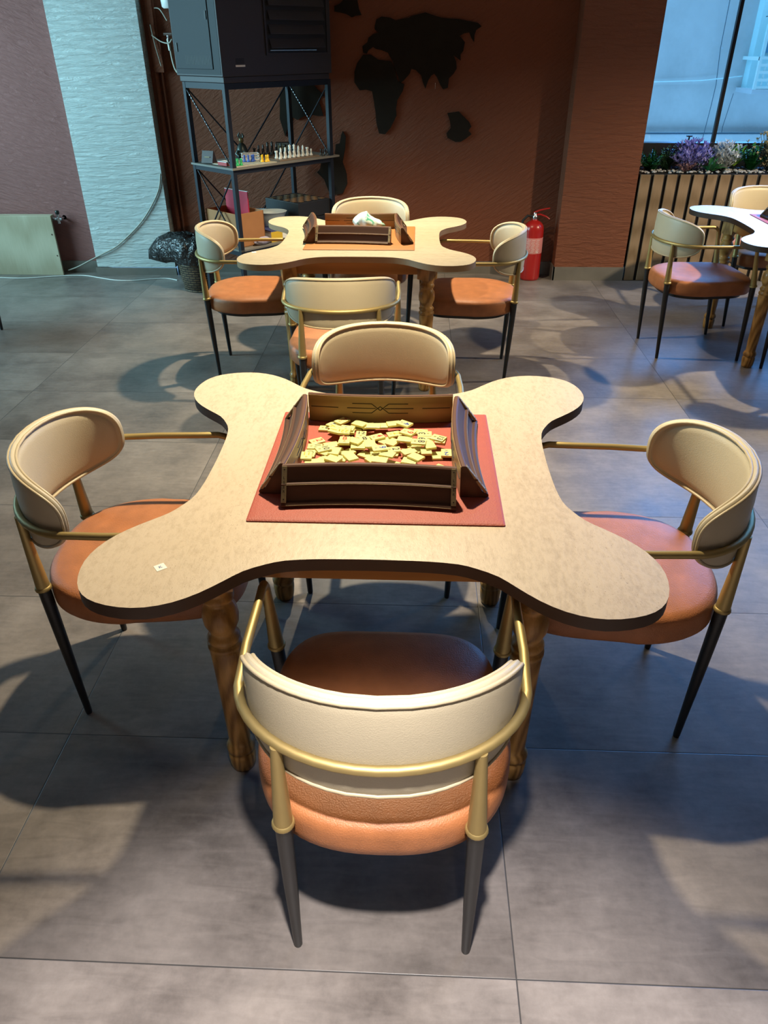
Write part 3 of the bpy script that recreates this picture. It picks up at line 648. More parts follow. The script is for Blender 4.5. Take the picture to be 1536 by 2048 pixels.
# ---------------------------------------------------------------- world map boards on the back wall
EURASIA = [(-0.337, 1.761), (-0.324, 1.804), (-0.285, 1.821), (-0.222, 1.814), (-0.184, 1.798), (-0.133, 1.808), (-0.089, 1.813), (-0.07, 1.823), (-0.02, 1.834), (0.03, 1.844), (0.081, 1.828), (0.145, 1.812), (0.208, 1.806), (0.271, 1.803), (0.347, 1.79), (0.411, 1.779), (0.438, 1.758), (0.401, 1.736), (0.39, 1.704), (0.39, 1.661), (0.368, 1.688), (0.351, 1.721), (0.314, 1.716), (0.283, 1.7), (0.323, 1.662), (0.313, 1.607), (0.295, 1.585), (0.297, 1.547), (0.27, 1.564), (0.244, 1.58), (0.265, 1.541), (0.271, 1.497), (0.249, 1.463), (0.217, 1.435), (0.211, 1.373), (0.174, 1.363), (0.15, 1.396), (0.126, 1.441), (0.105, 1.464), (0.082, 1.45), (0.061, 1.419), (0.042, 1.367), (0.022, 1.407), (0.008, 1.453), (-0.032, 1.487), (-0.065, 1.496), (-0.078, 1.464), (-0.117, 1.425), (-0.149, 1.402), (-0.163, 1.442), (-0.189, 1.504), (-0.209, 1.549), (-0.241, 1.598), (-0.287, 1.615), (-0.325, 1.621), (-0.351, 1.634), (-0.384, 1.615), (-0.397, 1.594), (-0.423, 1.599), (-0.429, 1.638), (-0.392, 1.665), (-0.383, 1.692), (-0.35, 1.713), (-0.312, 1.724), (-0.337, 1.745)]
AFRICA = [(-0.423, 1.586), (-0.365, 1.586), (-0.313, 1.555), (-0.215, 1.543), (-0.189, 1.496), (-0.167, 1.419), (-0.116, 1.394), (-0.129, 1.35), (-0.169, 1.292), (-0.179, 1.234), (-0.175, 1.186), (-0.222, 1.102), (-0.263, 1.06), (-0.31, 1.066), (-0.33, 1.139), (-0.336, 1.21), (-0.349, 1.293), (-0.361, 1.351), (-0.408, 1.362), (-0.454, 1.357), (-0.493, 1.409), (-0.491, 1.477), (-0.47, 1.533)]
AUSTRALIA = [(0.214, 1.204), (0.3, 1.215), (0.342, 1.18), (0.384, 1.144), (0.402, 1.114), (0.381, 1.084), (0.406, 1.06), (0.364, 1.029), (0.324, 1.007), (0.284, 1.007), (0.221, 1.035), (0.213, 1.066), (0.245, 1.102), (0.236, 1.15)]
GREENLAND = [(-0.626, 1.884), (-0.587, 1.899), (-0.562, 1.92), (-0.497, 1.981), (-0.461, 1.93), (-0.449, 1.867), (-0.431, 1.831), (-0.476, 1.826), (-0.501, 1.817), (-0.539, 1.836), (-0.589, 1.847), (-0.627, 1.853)]
NAMERICA = [(-0.996, 1.405), (-0.838, 1.449), (-0.781, 1.369), (-0.721, 1.323), (-0.774, 1.305), (-0.738, 1.186), (-0.78, 1.186), (-0.832, 1.195), (-0.886, 1.186), (-0.941, 1.158), (-0.992, 1.186), (-1.045, 1.045), (-1.078, 1.167), (-1.065, 1.324), (-1.028, 1.396)]
SAMERICA = [(-0.593, 1.082), (-0.57, 1.044), (-0.578, 0.962), (-0.6, 0.862), (-0.572, 0.782), (-0.568, 0.707), (-0.608, 0.632), (-0.666, 0.62), (-0.722, 0.649), (-0.755, 0.736), (-0.809, 0.788), (-0.783, 0.816), (-0.767, 0.878), (-0.661, 0.907), (-0.651, 0.99), (-0.62, 0.995), (-0.606, 1.055)]
def board(name, pts, label):
    t = MB(); n = len(pts)
    # keep counter-clockwise seen from the room
    ar = sum(pts[i][0]*pts[(i+1) % n][1]-pts[(i+1) % n][0]*pts[i][1] for i in range(n))
    p = pts if ar > 0 else pts[::-1]
    M = Matrix(((1, 0, 0, 0), (0, 0, -1, 6.438), (0, 1, 0, 0), (0, 0, 0, 1)))
    t.prism(p, 0.0, 0.014, M=M)
    return tag(t.build(name, M_MAP), label, 'wall map piece', 'cut-out world map on the back wall')
board('wall_map_board', EURASIA, 'large dark cut-out of Europe and Asia on the back wall')
board('wall_map_board', AFRICA, 'dark cut-out of Africa on the back wall, below and left of the largest piece')
board('wall_map_board', AUSTRALIA, 'small dark cut-out of Australia on the back wall, right of Africa')
board('wall_map_board', GREENLAND, 'small dark cut-out at the top of the wall beside the heater cabinet')
board('wall_map_board', NAMERICA, 'dark cut-out of North America seen behind the steel shelving')
board('wall_map_board', SAMERICA, 'tall dark cut-out of South America by the right post of the shelving')
tag(MB().box(-.001, .001, 6.4195, 6.424, 1.36, 1.40, M=T(-.003+.0, 0)).build('wall_tack', M_CHROME, loc=(.118, 0, .005)), 'tiny pale peg stuck on the Asia cut-out', 'peg')

# ---------------------------------------------------------------- steel shelving, turned across the corner
A49 = math.radians(48.95); FX, FY = -1.242, 5.376
def sp(a, b, z=0):
    return Vector((FX + a*math.cos(A49) - b*math.sin(A49), FY + a*math.sin(A49) + b*math.cos(A49), z))
SHW, SHD, Z1, Z2, Z0 = .923, .47, .953, 1.446, .42
sh = thing('steel_shelving', 'dark steel shelving stand with diagonal braces carrying the heater cabinet', 'shelving', (FX, FY, 0), A49)
for a in (0, SHW-.03):
    for b in (0, SHD-.03): MB().box(a, a+.03, b, b+.03, 0, Z2).build('post', M_STEEL, sh)
for z, h in ((Z2, .035), (Z1-.012, .03), (Z0-.012, .03)):
    r = MB(); r.box(.03, SHW-.03, .002, .027, z-h, z); r.box(.03, SHW-.03, SHD-.027, SHD-.002, z-h, z); r.box(.002, .027, .03, SHD-.03, z-h, z); r.box(SHW-.027, SHW-.002, .03, SHD-.03, z-h, z)
    r.build('rail', M_STEEL, sh)
MB().box(-.012, SHW+.05, -.014, SHD+.0, Z1-.012, Z1).build('shelf_board', M_GREYBRD, sh)
MB().box(.0, SHW, -.0, SHD, Z0-.012, Z0).build('lower_shelf_board', M_GREYBRD, sh)
def brace(p, q, chain=False):
    m = MB(); m.tube([p, q], .0055, 8); m.build('brace', M_STEEL, sh)
    if chain:
        c = MB(); p, q = Vector(p), Vector(q); n = 26
        for i in range(2, n-1):
            o = p+(q-p)*(i/n); c.tube([o+Vector((-.006, -.004, .0)), o+Vector((-.006, -.004, .006))], .0028, 6)
        c.build('brace_holes', M_CHROME, sh)
brace((.010, SHD-.03, Z2-.045), (.010, .03, Z1+.01), True); brace((.012, SHD-.04, Z1-.05), (.012, .04, Z0+.02), True); brace((.02, .04, Z1-.05), (.02, SHD-.04, Z0+.02))
mid = SHW/2
brace((.03, SHD-.012, Z2-.045), (mid, SHD-.012, Z1+.01)); brace((mid, SHD-.012, Z1+.01), (SHW-.03, SHD-.012, Z2-.045))
brace((.03, SHD-.014, Z1-.05), (mid, SHD-.014, Z0+.01)); brace((mid, SHD-.014, Z0+.01), (SHW-.03, SHD-.014, Z1-.05))
brace((SHW-.012, .03, Z2-.045), (SHW-.012, SHD-.03, Z1+.01)); brace((SHW-.014, SHD-.03, Z2-.045), (SHW-.014, .03, Z1+.01), True)

# heater cabinet on the stand
hc = thing('heater_cabinet', 'large dark metal heater cabinet with louvred front, on top of the steel stand', 'heater', (FX, FY, Z2+.001), A49)
CH = .95
MB().box(-.012, SHW+.004, -.012, SHD+.03, .035, CH).box(.0, SHW-.01, .0, SHD+.02, 0, .035).build('cabinet_body', [M_CABB], hc, bevel=.004)
MB().box(-.0135, -.0118, .0, SHD+.02, .045, CH-.01).build('side_panel', M_CAB, hc)
d = MB().box(-.019, -.0135, .075, SHD+.012, .075, CH-.03).build('service_door', M_CAB, hc, bevel=.002)
MB().box(-.024, -.019, .085, .100, .34, .385).build('door_catch', M_VENT, d)
for z in (.17, .60): MB().box(-.024, -.019, SHD-.03, SHD-.012, z, z+.05).build('hinge', M_VENT, d)
v = MB()
for i in range(17): v.box(-.0198, -.0188, .09+i*.0165, .0965+i*.0165, .10, .15)
v.build('vent_slots', M_VENT, d)
op = MB(); x0, x1, z0, z1 = .36, .885, .16, .86
op.box(x0-.012, x1+.012, -.020, -.012, z0-.012, z0).box(x0-.012, x1+.012, -.020, -.012, z1, z1+.012).box(x0-.012, x0, -.020, -.012, z0, z1).box(x1, x1+.012, -.020, -.012, z0, z1)
op.build('louvre_frame', M_CABB, hc); MB().box(x0, x1, -.0135, -.012, z0, z1).build('louvre_recess', M_VENT, hc)
lv = MB()
for i in range(9):
    z = z0+.02+i*.077; lv.add([(x0+.02, -.014, z+.062), (x1-.03, -.014, z+.062), (x1-.03, -.036, z+.012), (x0+.02, -.036, z+.012), (x0+.02, -.014, z+.058), (x1-.03, -.014, z+.058), (x1-.03, -.036, z+.007), (x0+.02, -.036, z+.007)],
        [(3, 2, 1, 0), (4, 5, 6, 7), (0, 1, 5, 4), (3, 7, 6, 2), (0, 4, 7, 3), (1, 2, 6, 5)])
lv.build('louvres', M_CABB, hc)
MB().box(x0+.02, x1-.10, -.020, -.0165, z0+.012, z0+.017).build('bright_strip', M_CHROME, hc)
MB().box(.10, .165, -.0135, -.012, .105, .135).build('badge', M_VENT, hc); MB().box(.095, .17, -.014, -.012, .088, .098).build('nameplate', M_CREAMWHITE, hc)

# things on the shelf
ZS = Z1+.0006
def chess(kind):
    P = {'pawn': [(.012, 0), (.0125, .004), (.008, .010), (.005, .026), (.0075, .029), (.005, .031), (.007, .036), (.0065, .041), (.002, .044)],
         'bishop': [(.014, 0), (.0145, .005), (.009, .012), (.006, .038), (.009, .042), (.006, .045), (.0075, .054), (.005, .062), (.0015, .068)],
         'king': [(.016, 0), (.0165, .006), (.011, .014), (.007, .048), (.011, .053), (.0075, .057), (.0105, .074), (.004, .078), (.0015, .083)],
         'rook': [(.014, 0), (.0145, .005), (.010, .012), (.008, .036), (.011, .040), (.011, .050), (.0075, .050), (.0075, .047)]}[kind]
    return P
_cp = {}
def piece(kind, matn, m, a, b, label, group, sc=1.0):
    k = (kind, matn)
    if k not in _cp:
        o = MB().lathe([(r*sc, z*sc) for r, z in chess(kind)], (0, 0), 14).build('chess_piece', m); _cp[k] = o
    else: o = _cp[k].copy(); COL.objects.link(o)
    p = sp(a, b, ZS); o.location = p; tag(o, label, 'chess piece', group); return o
M_CHW = simple('white_chess_plastic', (.72, .71, .64), .4); M_CHB = simple('black_chess_plastic', (.012, .012, .012), .4)
MB_ = MB()
cb = thing('chess_board', 'flat chess board lying on the steel shelf under the white pieces', 'chess board', tuple(sp(.62, .215, ZS)), A49)
MB().box(-.19, .19, -.19, .19, 0, .008).build('board', simple('board_brown', (.20, .14, .09), .5), cb)
q = MB()
for i in range(8):
    for j in range(8):
        if (i+j) % 2: q.box(-.168+i*.042, -.126+i*.042, -.168+j*.042, -.126+j*.042, .008, .0085)
q.build('dark_squares', simple('board_dark', (.05, .03, .02), .5), cb)
ZS += .009
row = ['rook', 'bishop', 'bishop', 'king', 'king', 'bishop', 'bishop', 'rook']
for i in range(8):
    piece('pawn', 'w', M_CHW, .473+i*.042, .071, 'white chess pawn in the front row on the steel shelf', 'white chess pieces on the steel shelf')
    piece(row[i], 'w', M_CHW, .473+i*.042, .113, f'taller white chess piece shaped like a {row[i]}, behind the white pawns', 'white chess pieces on the steel shelf')
    piece('pawn', 'b', M_CHB, .473+i*.042, .323, 'black chess pawn at the back of the steel shelf', 'black chess pieces on the steel shelf')
    piece(row[i], 'b', M_CHB, .473+i*.042, .365, f'taller black chess piece shaped like a {row[i]}, at the back of the shelf', 'black chess pieces on the steel shelf')
ZS -= .009
for i in range(5):
    piece('pawn', 'b', M_CHB, .85+.022*i, .03+.05*(i % 2), 'black chess pawn standing apart at the right end of the shelf', 'black chess pieces at the shelf end')
lb = thing('ludo_board', 'pale ludo board with coloured pawns at the left end of the steel shelf', 'board game', tuple(sp(.215, .15, ZS)), A49)
MB().box(-.175, .175, -.14, .14, 0, .004).build('board', simple('ludo_card', (.50, .46, .36), .6), lb)
q = MB()
for i in range(6): q.box(-.15+i*.05, -.147+i*.05, -.13, .13, .004, .0046); q.box(-.15, .15, -.13+i*.05, -.127+i*.05, .004, .0046)
q.build('printed_lines', simple('ludo_print', (.06, .12, .08), .6), lb)
ZS += .005
for cn, cc, ps in (('yellow', (.85, .50, .01), ((.31, .075), (.335, .06), (.36, .07), (.335, .10))), ('green', (.02, .42, .12), ((.06, .045), (.085, .055), (.11, .05), (.085, .08))),
                   ('blue', (.02, .09, .45), ((.25, .15), (.275, .14), (.30, .155), (.235, .175)))):
    mm = simple(cn+'_plastic', cc, .35)
    for a, b in ps: piece('pawn', cn, mm, a, b, f'{cn} ludo pawn on the board at the left end of the shelf', f'{cn} ludo pawns')
ZS -= .005
tr = thing('plastic_basket_tray', 'small white slatted plastic tray on the shelf behind the front post', 'tray', tuple(sp(.325, .225, ZS+.0055)), A49-.5)
t_ = MB()
for k in range(3):
    z = .004+k*.017
    t_.box(-.06, .06, -.04, -.036, z, z+.005).box(-.06, .06, .036, .04, z, z+.005).box(-.06, -.056, -.04, .04, z, z+.005).box(.056, .06, -.04, .04, z, z+.005)
for x in (-.058, 0, .055):
    t_.box(x, x+.004, -.04, -.036, 0, .043).box(x, x+.004, .036, .04, 0, .043)
t_.box(-.06, .06, -.04, .04, 0, .003); t_.build('tray_frame', M_CREAMWHITE, tr)
cd = thing('table_sign', 'dark folded table sign standing at the left end of the steel shelf', 'sign', tuple(sp(.045, .33, ZS+.005)), A49-1.2)
MB().loft([[(-.045, -.03, 0), (.045, -.03, 0), (.045, .03, 0), (-.045, .03, 0)], [(-.045, -.004, .075), (.045, -.004, .075), (.045, .004, .075), (-.045, .004, .075)]], smooth=False).build('folded_card', simple('dark_leather_card', (.03, .012, .010), .5), cd)
MB().box(-.02, .02, -.0215, -.0205, .034, .040).build('gilt_line', M_BRASS, cd)
rd = thing('red_card_box', 'small red and white card box lying at the left end of the shelf', 'box', tuple(sp(.04, .13, ZS+.005)), A49)
MB().box(-.03, .03, -.05, .05, 0, .022).build('box_body', simple('card_red', (.42, .03, .03), .5), rd, bevel=.001); MB().box(-.031, .031, -.051, .051, .022, .025).build('box_lid', M_PAPER, rd)
# little plaque
pl = thing('framed_plaque', 'small framed plaque with gold wording standing behind the chess pieces', 'plaque', tuple(sp(.80, .435, ZS+.0)), A49-.75)
MB().box(-.052, .052, -.004, .004, 0, .070).build('frame', simple('dark_frame', (.02, .008, .006), .4), pl, bevel=.001)
MB().box(-.045, .045, -.0052, -.004, .009, .063).build('face', simple('dull_grey_plate', (.12, .10, .08), .4), pl)
q = MB().box(-.034, .034, -.0058, -.0052, .024, .046); q.build('gold_band', simple('dull_gold', (.32, .22, .10), .4), pl)
q = MB(); text_mb(q, 'REZERVE', .0150, Matrix(((1, 0, 0, 0), (0, 0, -1, -.0058), (0, 1, 0, .035), (0, 0, 0, 1)))); q.build('lettering', simple('plaque_ink', (.04, .02, .01), .5), pl)
# figurine
fg = thing('figurine', 'dark seated figurine with upswept top, standing at the back of the steel shelf', 'figurine', tuple(sp(.385, .395, ZS)), 0)
M_FIG = simple('dark_bronze', (.030, .040, .036), .35, metal=.5, var=.3); M_FIG2 = simple('old_gold', (.10, .075, .03), .4, metal=.5)
MB().lathe([(.045, 0), (.047, .01), (.046, .03), (.040, .055), (.030, .080), (.020, .092), (.012, .098)], (0, 0), 20).tube([(-.02, -.035, .05), (-.035, -.04, .03), (-.01, -.05, .012)], .012, 10).tube([(.02, -.035, .05), (.035, -.04, .03), (.01, -.05, .012)], .012, 10).build('body', M_FIG, fg)
MB().lathe([(.008, .096), (.016, .105), (.018, .116), (.014, .128), (.006, .134)], (0, 0), 16).build('head', M_FIG2, fg)
MB().tube([(-.012, 0, .128), (-.018, 0, .145), (-.008, 0, .165)], [.006, .008, .004], 8).tube([(.010, 0, .128), (.018, 0, .142), (.010, 0, .160)], [.006, .008, .004], 8).tube([(0, 0, .13), (0, 0, .152)], .006, 8).build('headdress', M_FIG, fg)

# things on the lower shelf
ZL = Z0+.001
cx = thing('cardboard_box', 'open brown cardboard box with a red sheet in it on the lower shelf', 'box', tuple(sp(.158, .252, ZL)), A49+PI/2)
M_CARD = simple('brown_cardboard', (.34, .15, .055), .8, var=.1)
w, l, h, k = .185, .118, .225, .005
MB().box(-w, w, -l, l, 0, k).box(-w, w, -l, -l+k, 0, h).box(-w, w, l-k, l, 0, h).box(-w, -w+k, -l, l, 0, h).box(w-k, w, -l, l, 0, h).build('box_walls', M_CARD, cx)
fl = thing('red_folder', 'deep red card folder standing in the cardboard box', 'folder', tuple(sp(.225, .300, ZL+.006)), A49+PI/2+.05)
MB().box(-.125, .125, -.004, .004, 0, .335).build('cover', simple('deep_red_card', (.42, .008, .035), .5), fl); MB().box(-.127, .127, -.0045, .0045, .335, .338).build('white_edge', M_PAPER, fl)
gbx = thing('board_game_box', 'white, yellow and purple game box on the lower shelf', 'game box', tuple(sp(.428, .105, ZL)), A49-.08)
MB().box(-.12, .12, -.085, .085, 0, .075).build('box_body', M_PAPER, gbx, bevel=.001)
MB().box(-.1205, -.02, -.0858, -.085, .002, .073).build('yellow_side', simple('print_yellow', (.62, .40, .03), .5), gbx); MB().box(.06, .1208, -.0862, -.085, .0, .075).build('purple_side', simple('print_purple', (.08, .03, .22), .5), gbx)
MB().box(-.1215, .1215, -.0865, .0865, .075, .082).build('lid', simple('print_navy', (.05, .06, .16), .5), gbx)
bn = thing('plastic_bin', 'grey-blue oval plastic bin standing on the game box', 'bin', tuple(sp(.42, .165, ZL+.083)), A49-.6)
M_BIN = simple('grey_blue_plastic', (.34, .40, .42), .45)
def oval(a, b, z, n=32): return [(a*math.cos(2*PI*k/n), b*math.sin(2*PI*k/n), z) for k in range(n)]
MB().loft([oval(.070, .05, 0), oval(.078, .056, .01), oval(.105, .078, .075), oval(.118, .088, .10), oval(.122, .092, .104), oval(.117, .087, .106), oval(.100, .074, .075), oval(.074, .052, .012)]).build('bin_body', M_BIN, bn)
b2 = thing('clear_plastic_tub', 'pale translucent plastic tub behind the grey-blue bin', 'tub', tuple(sp(.43, .345, ZL)), A49)
MB().loft([oval(.075, .05, 0), oval(.09, .062, .165), oval(.095, .066, .170), oval(.088, .06, .168), oval(.073, .058, .01)]).build('tub_body', simple('pale_plastic', (.42, .46, .47), .35), b2)
pb = thing('crumpled_packet', 'crumpled white and violet plastic packet beside the game box', 'packet', tuple(sp(.225, .031, ZL)), A49)
rg = []
for i in range(8):
    v = i/7; rg.append([((.075*math.sin(PI*(.1+.8*v))*(1+.2*math.sin(4*a+v*7)))*math.cos(a), (.024*math.sin(PI*(.1+.8*v)))*(1+.15*math.sin(3*a))*math.sin(a), .055*v) for a in [2*PI*k/20 for k in range(20)]])
MB().loft(rg).build('packet_body', simple('packet_print', (.42, .38, .48), .35, var=.7, vscale=18), pb)
cs = thing('chess_case', 'black case with a brown chequered top on the lower shelf', 'case', tuple(sp(.728, .205, ZL)), A49)
M_BLK = simple('black_leatherette', (.008, .009, .011), .5)
MB().box(-.155, .155, -.18, .20, 0, .12).box(-.15, .15, -.175, .195, .12, .126).box(-.158, .158, -.183, .203, .126, .235).build('case_body', M_BLK, cs, bevel=.006)
q = MB()
for i in range(8):
    for j in range(8):
        if (i+j) % 2: q.box(-.14+i*.035, -.105+i*.035, -.15+j*.040, -.11+j*.040, .235, .2365)
q.build('chequered_top', simple('chequer_brown', (.16, .085, .035), .5), cs)

# ---------------------------------------------------------------- basket with bin liner
bk = thing('waste_basket', 'round woven wicker waste basket by the left chair of the orange-pad table', 'basket', (-1.72, 5.93, 0))
wm, wnt, wb = newmat('wicker'); wb.inputs['Roughness'].default_value = .6
_tc = wnt.nodes.new('ShaderNodeTexCoord'); _ck = wnt.nodes.new('ShaderNodeTexBrick'); _ck.inputs['Scale'].default_value = 1; _ck.inputs['Brick Width'].default_value = .055; _ck.inputs['Row Height'].default_value = .018; _ck.inputs['Mortar Size'].default_value = .0045
_ck.inputs['Color1'].default_value = (.075, .050, .025, 1); _ck.inputs['Color2'].default_value = (.13, .095, .05, 1); _ck.inputs['Mortar'].default_value = (.012, .008, .005, 1)
_sx = wnt.nodes.new('ShaderNodeSeparateXYZ'); _at = wnt.nodes.new('ShaderNodeMath'); _at.operation = 'ARCTAN2'; _ml = wnt.nodes.new('ShaderNodeMath'); _ml.operation = 'MULTIPLY'; _ml.inputs[1].default_value = .16; _cb = wnt.nodes.new('ShaderNodeCombineXYZ')
wnt.links.new(_tc.outputs['Object'], _sx.inputs[0]); wnt.links.new(_sx.outputs[1], _at.inputs[0]); wnt.links.new(_sx.outputs[0], _at.inputs[1]); wnt.links.new(_at.outputs[0], _ml.inputs[0]); wnt.links.new(_ml.outputs[0], _cb.inputs[0]); wnt.links.new(_sx.outputs[2], _cb.inputs[1])
wnt.links.new(_cb.outputs[0], _ck.inputs['Vector']); wnt.links.new(_ck.outputs['Color'], wb.inputs['Base Color'])
_bp = wnt.nodes.new('ShaderNodeBump'); _bp.inputs['Strength'].default_value = 1; _bp.inputs['Distance'].default_value = .006; wnt.links.new(_ck.outputs['Fac'], _bp.inputs['Height']); _bp.invert = True; wnt.links.new(_bp.outputs[0], wb.inputs['Normal'])
MB().lathe([(.125, 0), (.132, .01), (.15, .12), (.160, .205), (.163, .214), (.150, .2145), (.138, .12), (.12, .012)], (0, 0), 40).build('woven_body', wm, bk)
MB().tube([(.131*math.cos(2*PI*k/30), .131*math.sin(2*PI*k/30), .008) for k in range(30)], .007, 8, closed=True).build('base_rim', wm, bk)
bl = thing('bin_liner', 'black plastic bin liner draped over the wicker basket', 'bin liner', (-1.72, 5.93, .215))
rg = []
prof = [(.168, .0), (.176, .02), (.184, .05), (.188, .09), (.184, .13), (.172, .165), (.145, .190), (.10, .200), (.05, .195), (.012, .188)]
for i, (r, z) in enumerate(prof):
    ring = []
    for k in range(72):
        a = 2*PI*k/72; e = math.exp(-(((a-PI+.05))/.42)**2)
        w = 1 + .035*math.sin(7*a+i*.9) + .03*math.sin(13*a-i*1.3) + .02*math.sin(23*a+i*2)
        out = e*(.02, .12, .22, .20, .16, .12, .07, .02, 0, 0)[i]
        zz = z + (.008*math.sin(5*a+i) if i else 0) + e*(0, -.03, -.03, -.015, .0, .01, .015, 0, 0, 0)[i]
        ring.append(((r*w+out)*math.cos(a), (r*w+out*.3)*math.sin(a), zz))
    rg.append(ring)
random.seed(5)
rg = [[(x+random.uniform(-.007, .007), y+random.uniform(-.007, .007), z+(random.uniform(-.007, .007) if i_ else 0)) for x, y, z in r_[::2]] for i_, r_ in enumerate(rg)]
MB().loft(rg, cap0=False, cap1=True).build('liner_sheet', M_BAG, bl)

# ---------------------------------------------------------------- fire extinguisher
ex = thing('fire_extinguisher', 'red fire extinguisher standing on the floor by the terracotta pillar', 'fire extinguisher', (.935, 6.28, 0))
MB().lathe([(.070, 0), (.076, .006), (.080, .02), (.080, .385), (.077, .41), (.066, .435), (.045, .452), (.024, .460), (.022, .47)], (0, 0), 36).build('cylinder', M_RED, ex)
MB().lathe([(.0803, .215), (.0806, .216), (.0806, .335), (.0803, .336)], (0, 0), 36, caps=False).build('label', simple('label_pale_red', (.62, .22, .20), .5), ex)
q = MB()
for i in range(9):
    z = .228+i*.0115
    for s_ in range(3):
        a0 = -2.3+.05*(i % 3)+s_*.45; a1 = a0+.32
        pts = [(.0812*math.cos(a0+(a1-a0)*k/6), .0812*math.sin(a0+(a1-a0)*k/6), z) for k in range(7)]
        q.tube(pts, .0012, 5)
q.tube([(.0815*math.cos(-1.15+.09*math.cos(k*PI/6)), .0815*math.sin(-1.15+.09*math.cos(k*PI/6)), .232+.008*math.sin(k*PI/6)) for k in range(12)], .0013, 5, closed=True)
q.build('printed_lines', M_PAPER, ex)
MB().lathe([(.018, .465), (.020, .47), (.020, .495), (.014, .50), (.012, .52)], (0, 0), 16).tube([(-.02, 0, .487), (.02, 0, .487)], .008, 10).build('valve', M_CHROME, ex)
MB().tube([(-.012, 0, .515), (.03, -.005, .535), (.085, -.01, .548), (.11, -.01, .552)], [.008, .007, .006, .005], 8).tube([(0, 0, .50), (.04, -.005, .505), (.09, -.01, .488), (.115, -.01, .470)], [.008, .007, .006, .005], 8).build('handle', M_RED, ex)
MB().tube([(-.02, 0, .49), (-.06, -.01, .495), (-.095, -.015, .46), (-.098, -.015, .40), (-.092, -.012, .30), (-.09, -.01, .18)], .010, 10).build('hose', M_RUBBER, ex)

# ---------------------------------------------------------------- radiator cover, valve and cables at the left wall
rc = thing('radiator_cover', 'pale grained wooden board covering the radiator at the left of the back wall', 'radiator cover', (-3.5, 6.29, 0))
MB().box(-.9, .500, 0, .018, 0, .474).build('front_board', M_WOODR, rc, bevel=.002); MB().box(-.9, .49, .018, .085, .455, .474).build('top_board', M_WOODR, rc)
MB().box(-.85, .44, .03, .09, .06, .44).build('radiator_panel', M_CREAMWHITE, rc)
for x, z in ((.478, .33), (.482, .16)): MB().lathe([(.006, 0), (.005, .002)], (0, 0), 12, M=Matrix.Translation((x, 0, z)) @ Matrix.Rotation(PI/2, 4, 'X')).build('knot_mark', M_EDGE, rc)
vl = thing('radiator_valve', 'chrome radiator valve poking out at the top right of the wooden radiator cover', 'valve', (-2.955, 6.33, .445))
MB().tube([(-.05, 0, 0), (.03, 0, 0)], .012, 14).tube([(0, 0, -.035), (0, 0, .035)], .011, 14).lathe([(.017, -.012), (.017, .012)], (0, 0), 8).tube([(.02, 0, 0), (.02, .07, 0)], .008, 10).build('valve_body', M_CHROME, vl)
MB().lathe([(.010, .035), (.016, .040), (.017, .060), (.012, .066)], (0, 0), 14).build('valve_knob', M_FIG, vl)
MB().tube([(.02, .07, 0), (.02, .074, 0)], .018, 14).build('wall_rosette', M_CHROME, vl)
cpt = [(-2.045, 6.322, .79), (-2.075, 6.322, .68), (-2.15, 6.320, .56), (-2.26, 6.320, .43), (-2.40, 6.320, .31), (-2.52, 6.318, .225), (-2.64, 6.315, .17), (-2.76, 6.33, .115), (-2.88, 6.33, .06), (-2.97, 6.33, .03)]
def smooth_path(p, n=6):
    p = [Vector(q) for q in p]; out = []
    for i in range(len(p)-1):
        p0, p1, p2, p3 = p[max(0, i-1)], p[i], p[i+1], p[min(len(p)-1, i+2)]
        for k in range(n):
            t = k/n; out.append(.5*((2*p1)+(-p0+p2)*t+(2*p0-5*p1+4*p2-p3)*t*t+(-p0+3*p1-3*p2+p3)*t**3))
    return out+[p[-1]]
tag(MB().tube(smooth_path(cpt), .0055, 8).build('wall_cable', M_CABLE), 'grey cable sagging down across the white column to the radiator cover', 'cable')
fpt = [(-4.4, 6.20, .004), (-3.9, 6.15, .004), (-3.55, 6.18, .004), (-3.3, 6.17, .004), (-3.1, 6.22, .004), (-2.95, 6.262, .004), (-2.80, 6.262, .004), (-2.66, 6.20, .004), (-2.5, 6.13, .004), (-2.35, 6.12, .004), (-2.2, 6.17, .004), (-2.08, 6.19, .004), (-1.98, 6.14, .004)]
tag(MB().tube(smooth_path(fpt), .004, 8).build('floor_cable', M_CABLE2), 'white cable lying along the floor at the foot of the left wall', 'cable')
# junction box, gas tap and leads beside the heater
jb = thing('junction_trunking', 'brown painted cable trunking and box in the corner beside the heater cabinet', 'trunking', (-1.955, 6.40, 1.50))
MB().box(-.035, .035, -.015, .036, -.02, .19).build('box', M_WALL, jb); MB().box(-.022, .008, -.01, .036, .19, .85).build('channel', M_WALL, jb)
tag(MB().tube(smooth_path([(-1.97, 6.375, 1.78), (-1.955, 6.37, 1.66), (-1.93, 6.37, 1.52)]), .004, 8).tube(smooth_path([(-1.97, 6.375, 1.715), (-1.90, 6.35, 1.675), (-1.83, 6.3, 1.665), (-1.78, 6.22, 1.69)]), .0045, 8).build('white_lead', M_CABLE), 'thin white leads looping from the trunking to the heater', 'cable')
tag(MB().lathe([(.05, 1.875), (.062, 1.885), (.066, 1.93), (.066, 2.2)], (-1.80, 6.37), 24).build('white_flue_pipe', M_CREAMWHITE), 'rounded white pipe end at the top edge, left of the heater cabinet', 'pipe')
tag(MB().tube(smooth_path([(-1.93, 6.40, 1.88), (-1.88, 6.36, 1.87), (-1.82, 6.3, 1.80)]), .004, 8).build('grey_lead', M_CABLE), 'short grey lead curving above the gas tap into the heater', 'cable')
gt = thing('gas_tap', 'chrome gas tap with a grey hose beside the heater cabinet', 'tap', (-1.845, 6.38, 1.72))
MB().tube([(-.03, -.02, .0), (.03, -.02, .0)], .010, 10).tube([(0, .055, 0), (0, -.02, 0), (0, -.022, -.03)], .011, 12).build('tap_body', M_CHROME, gt)
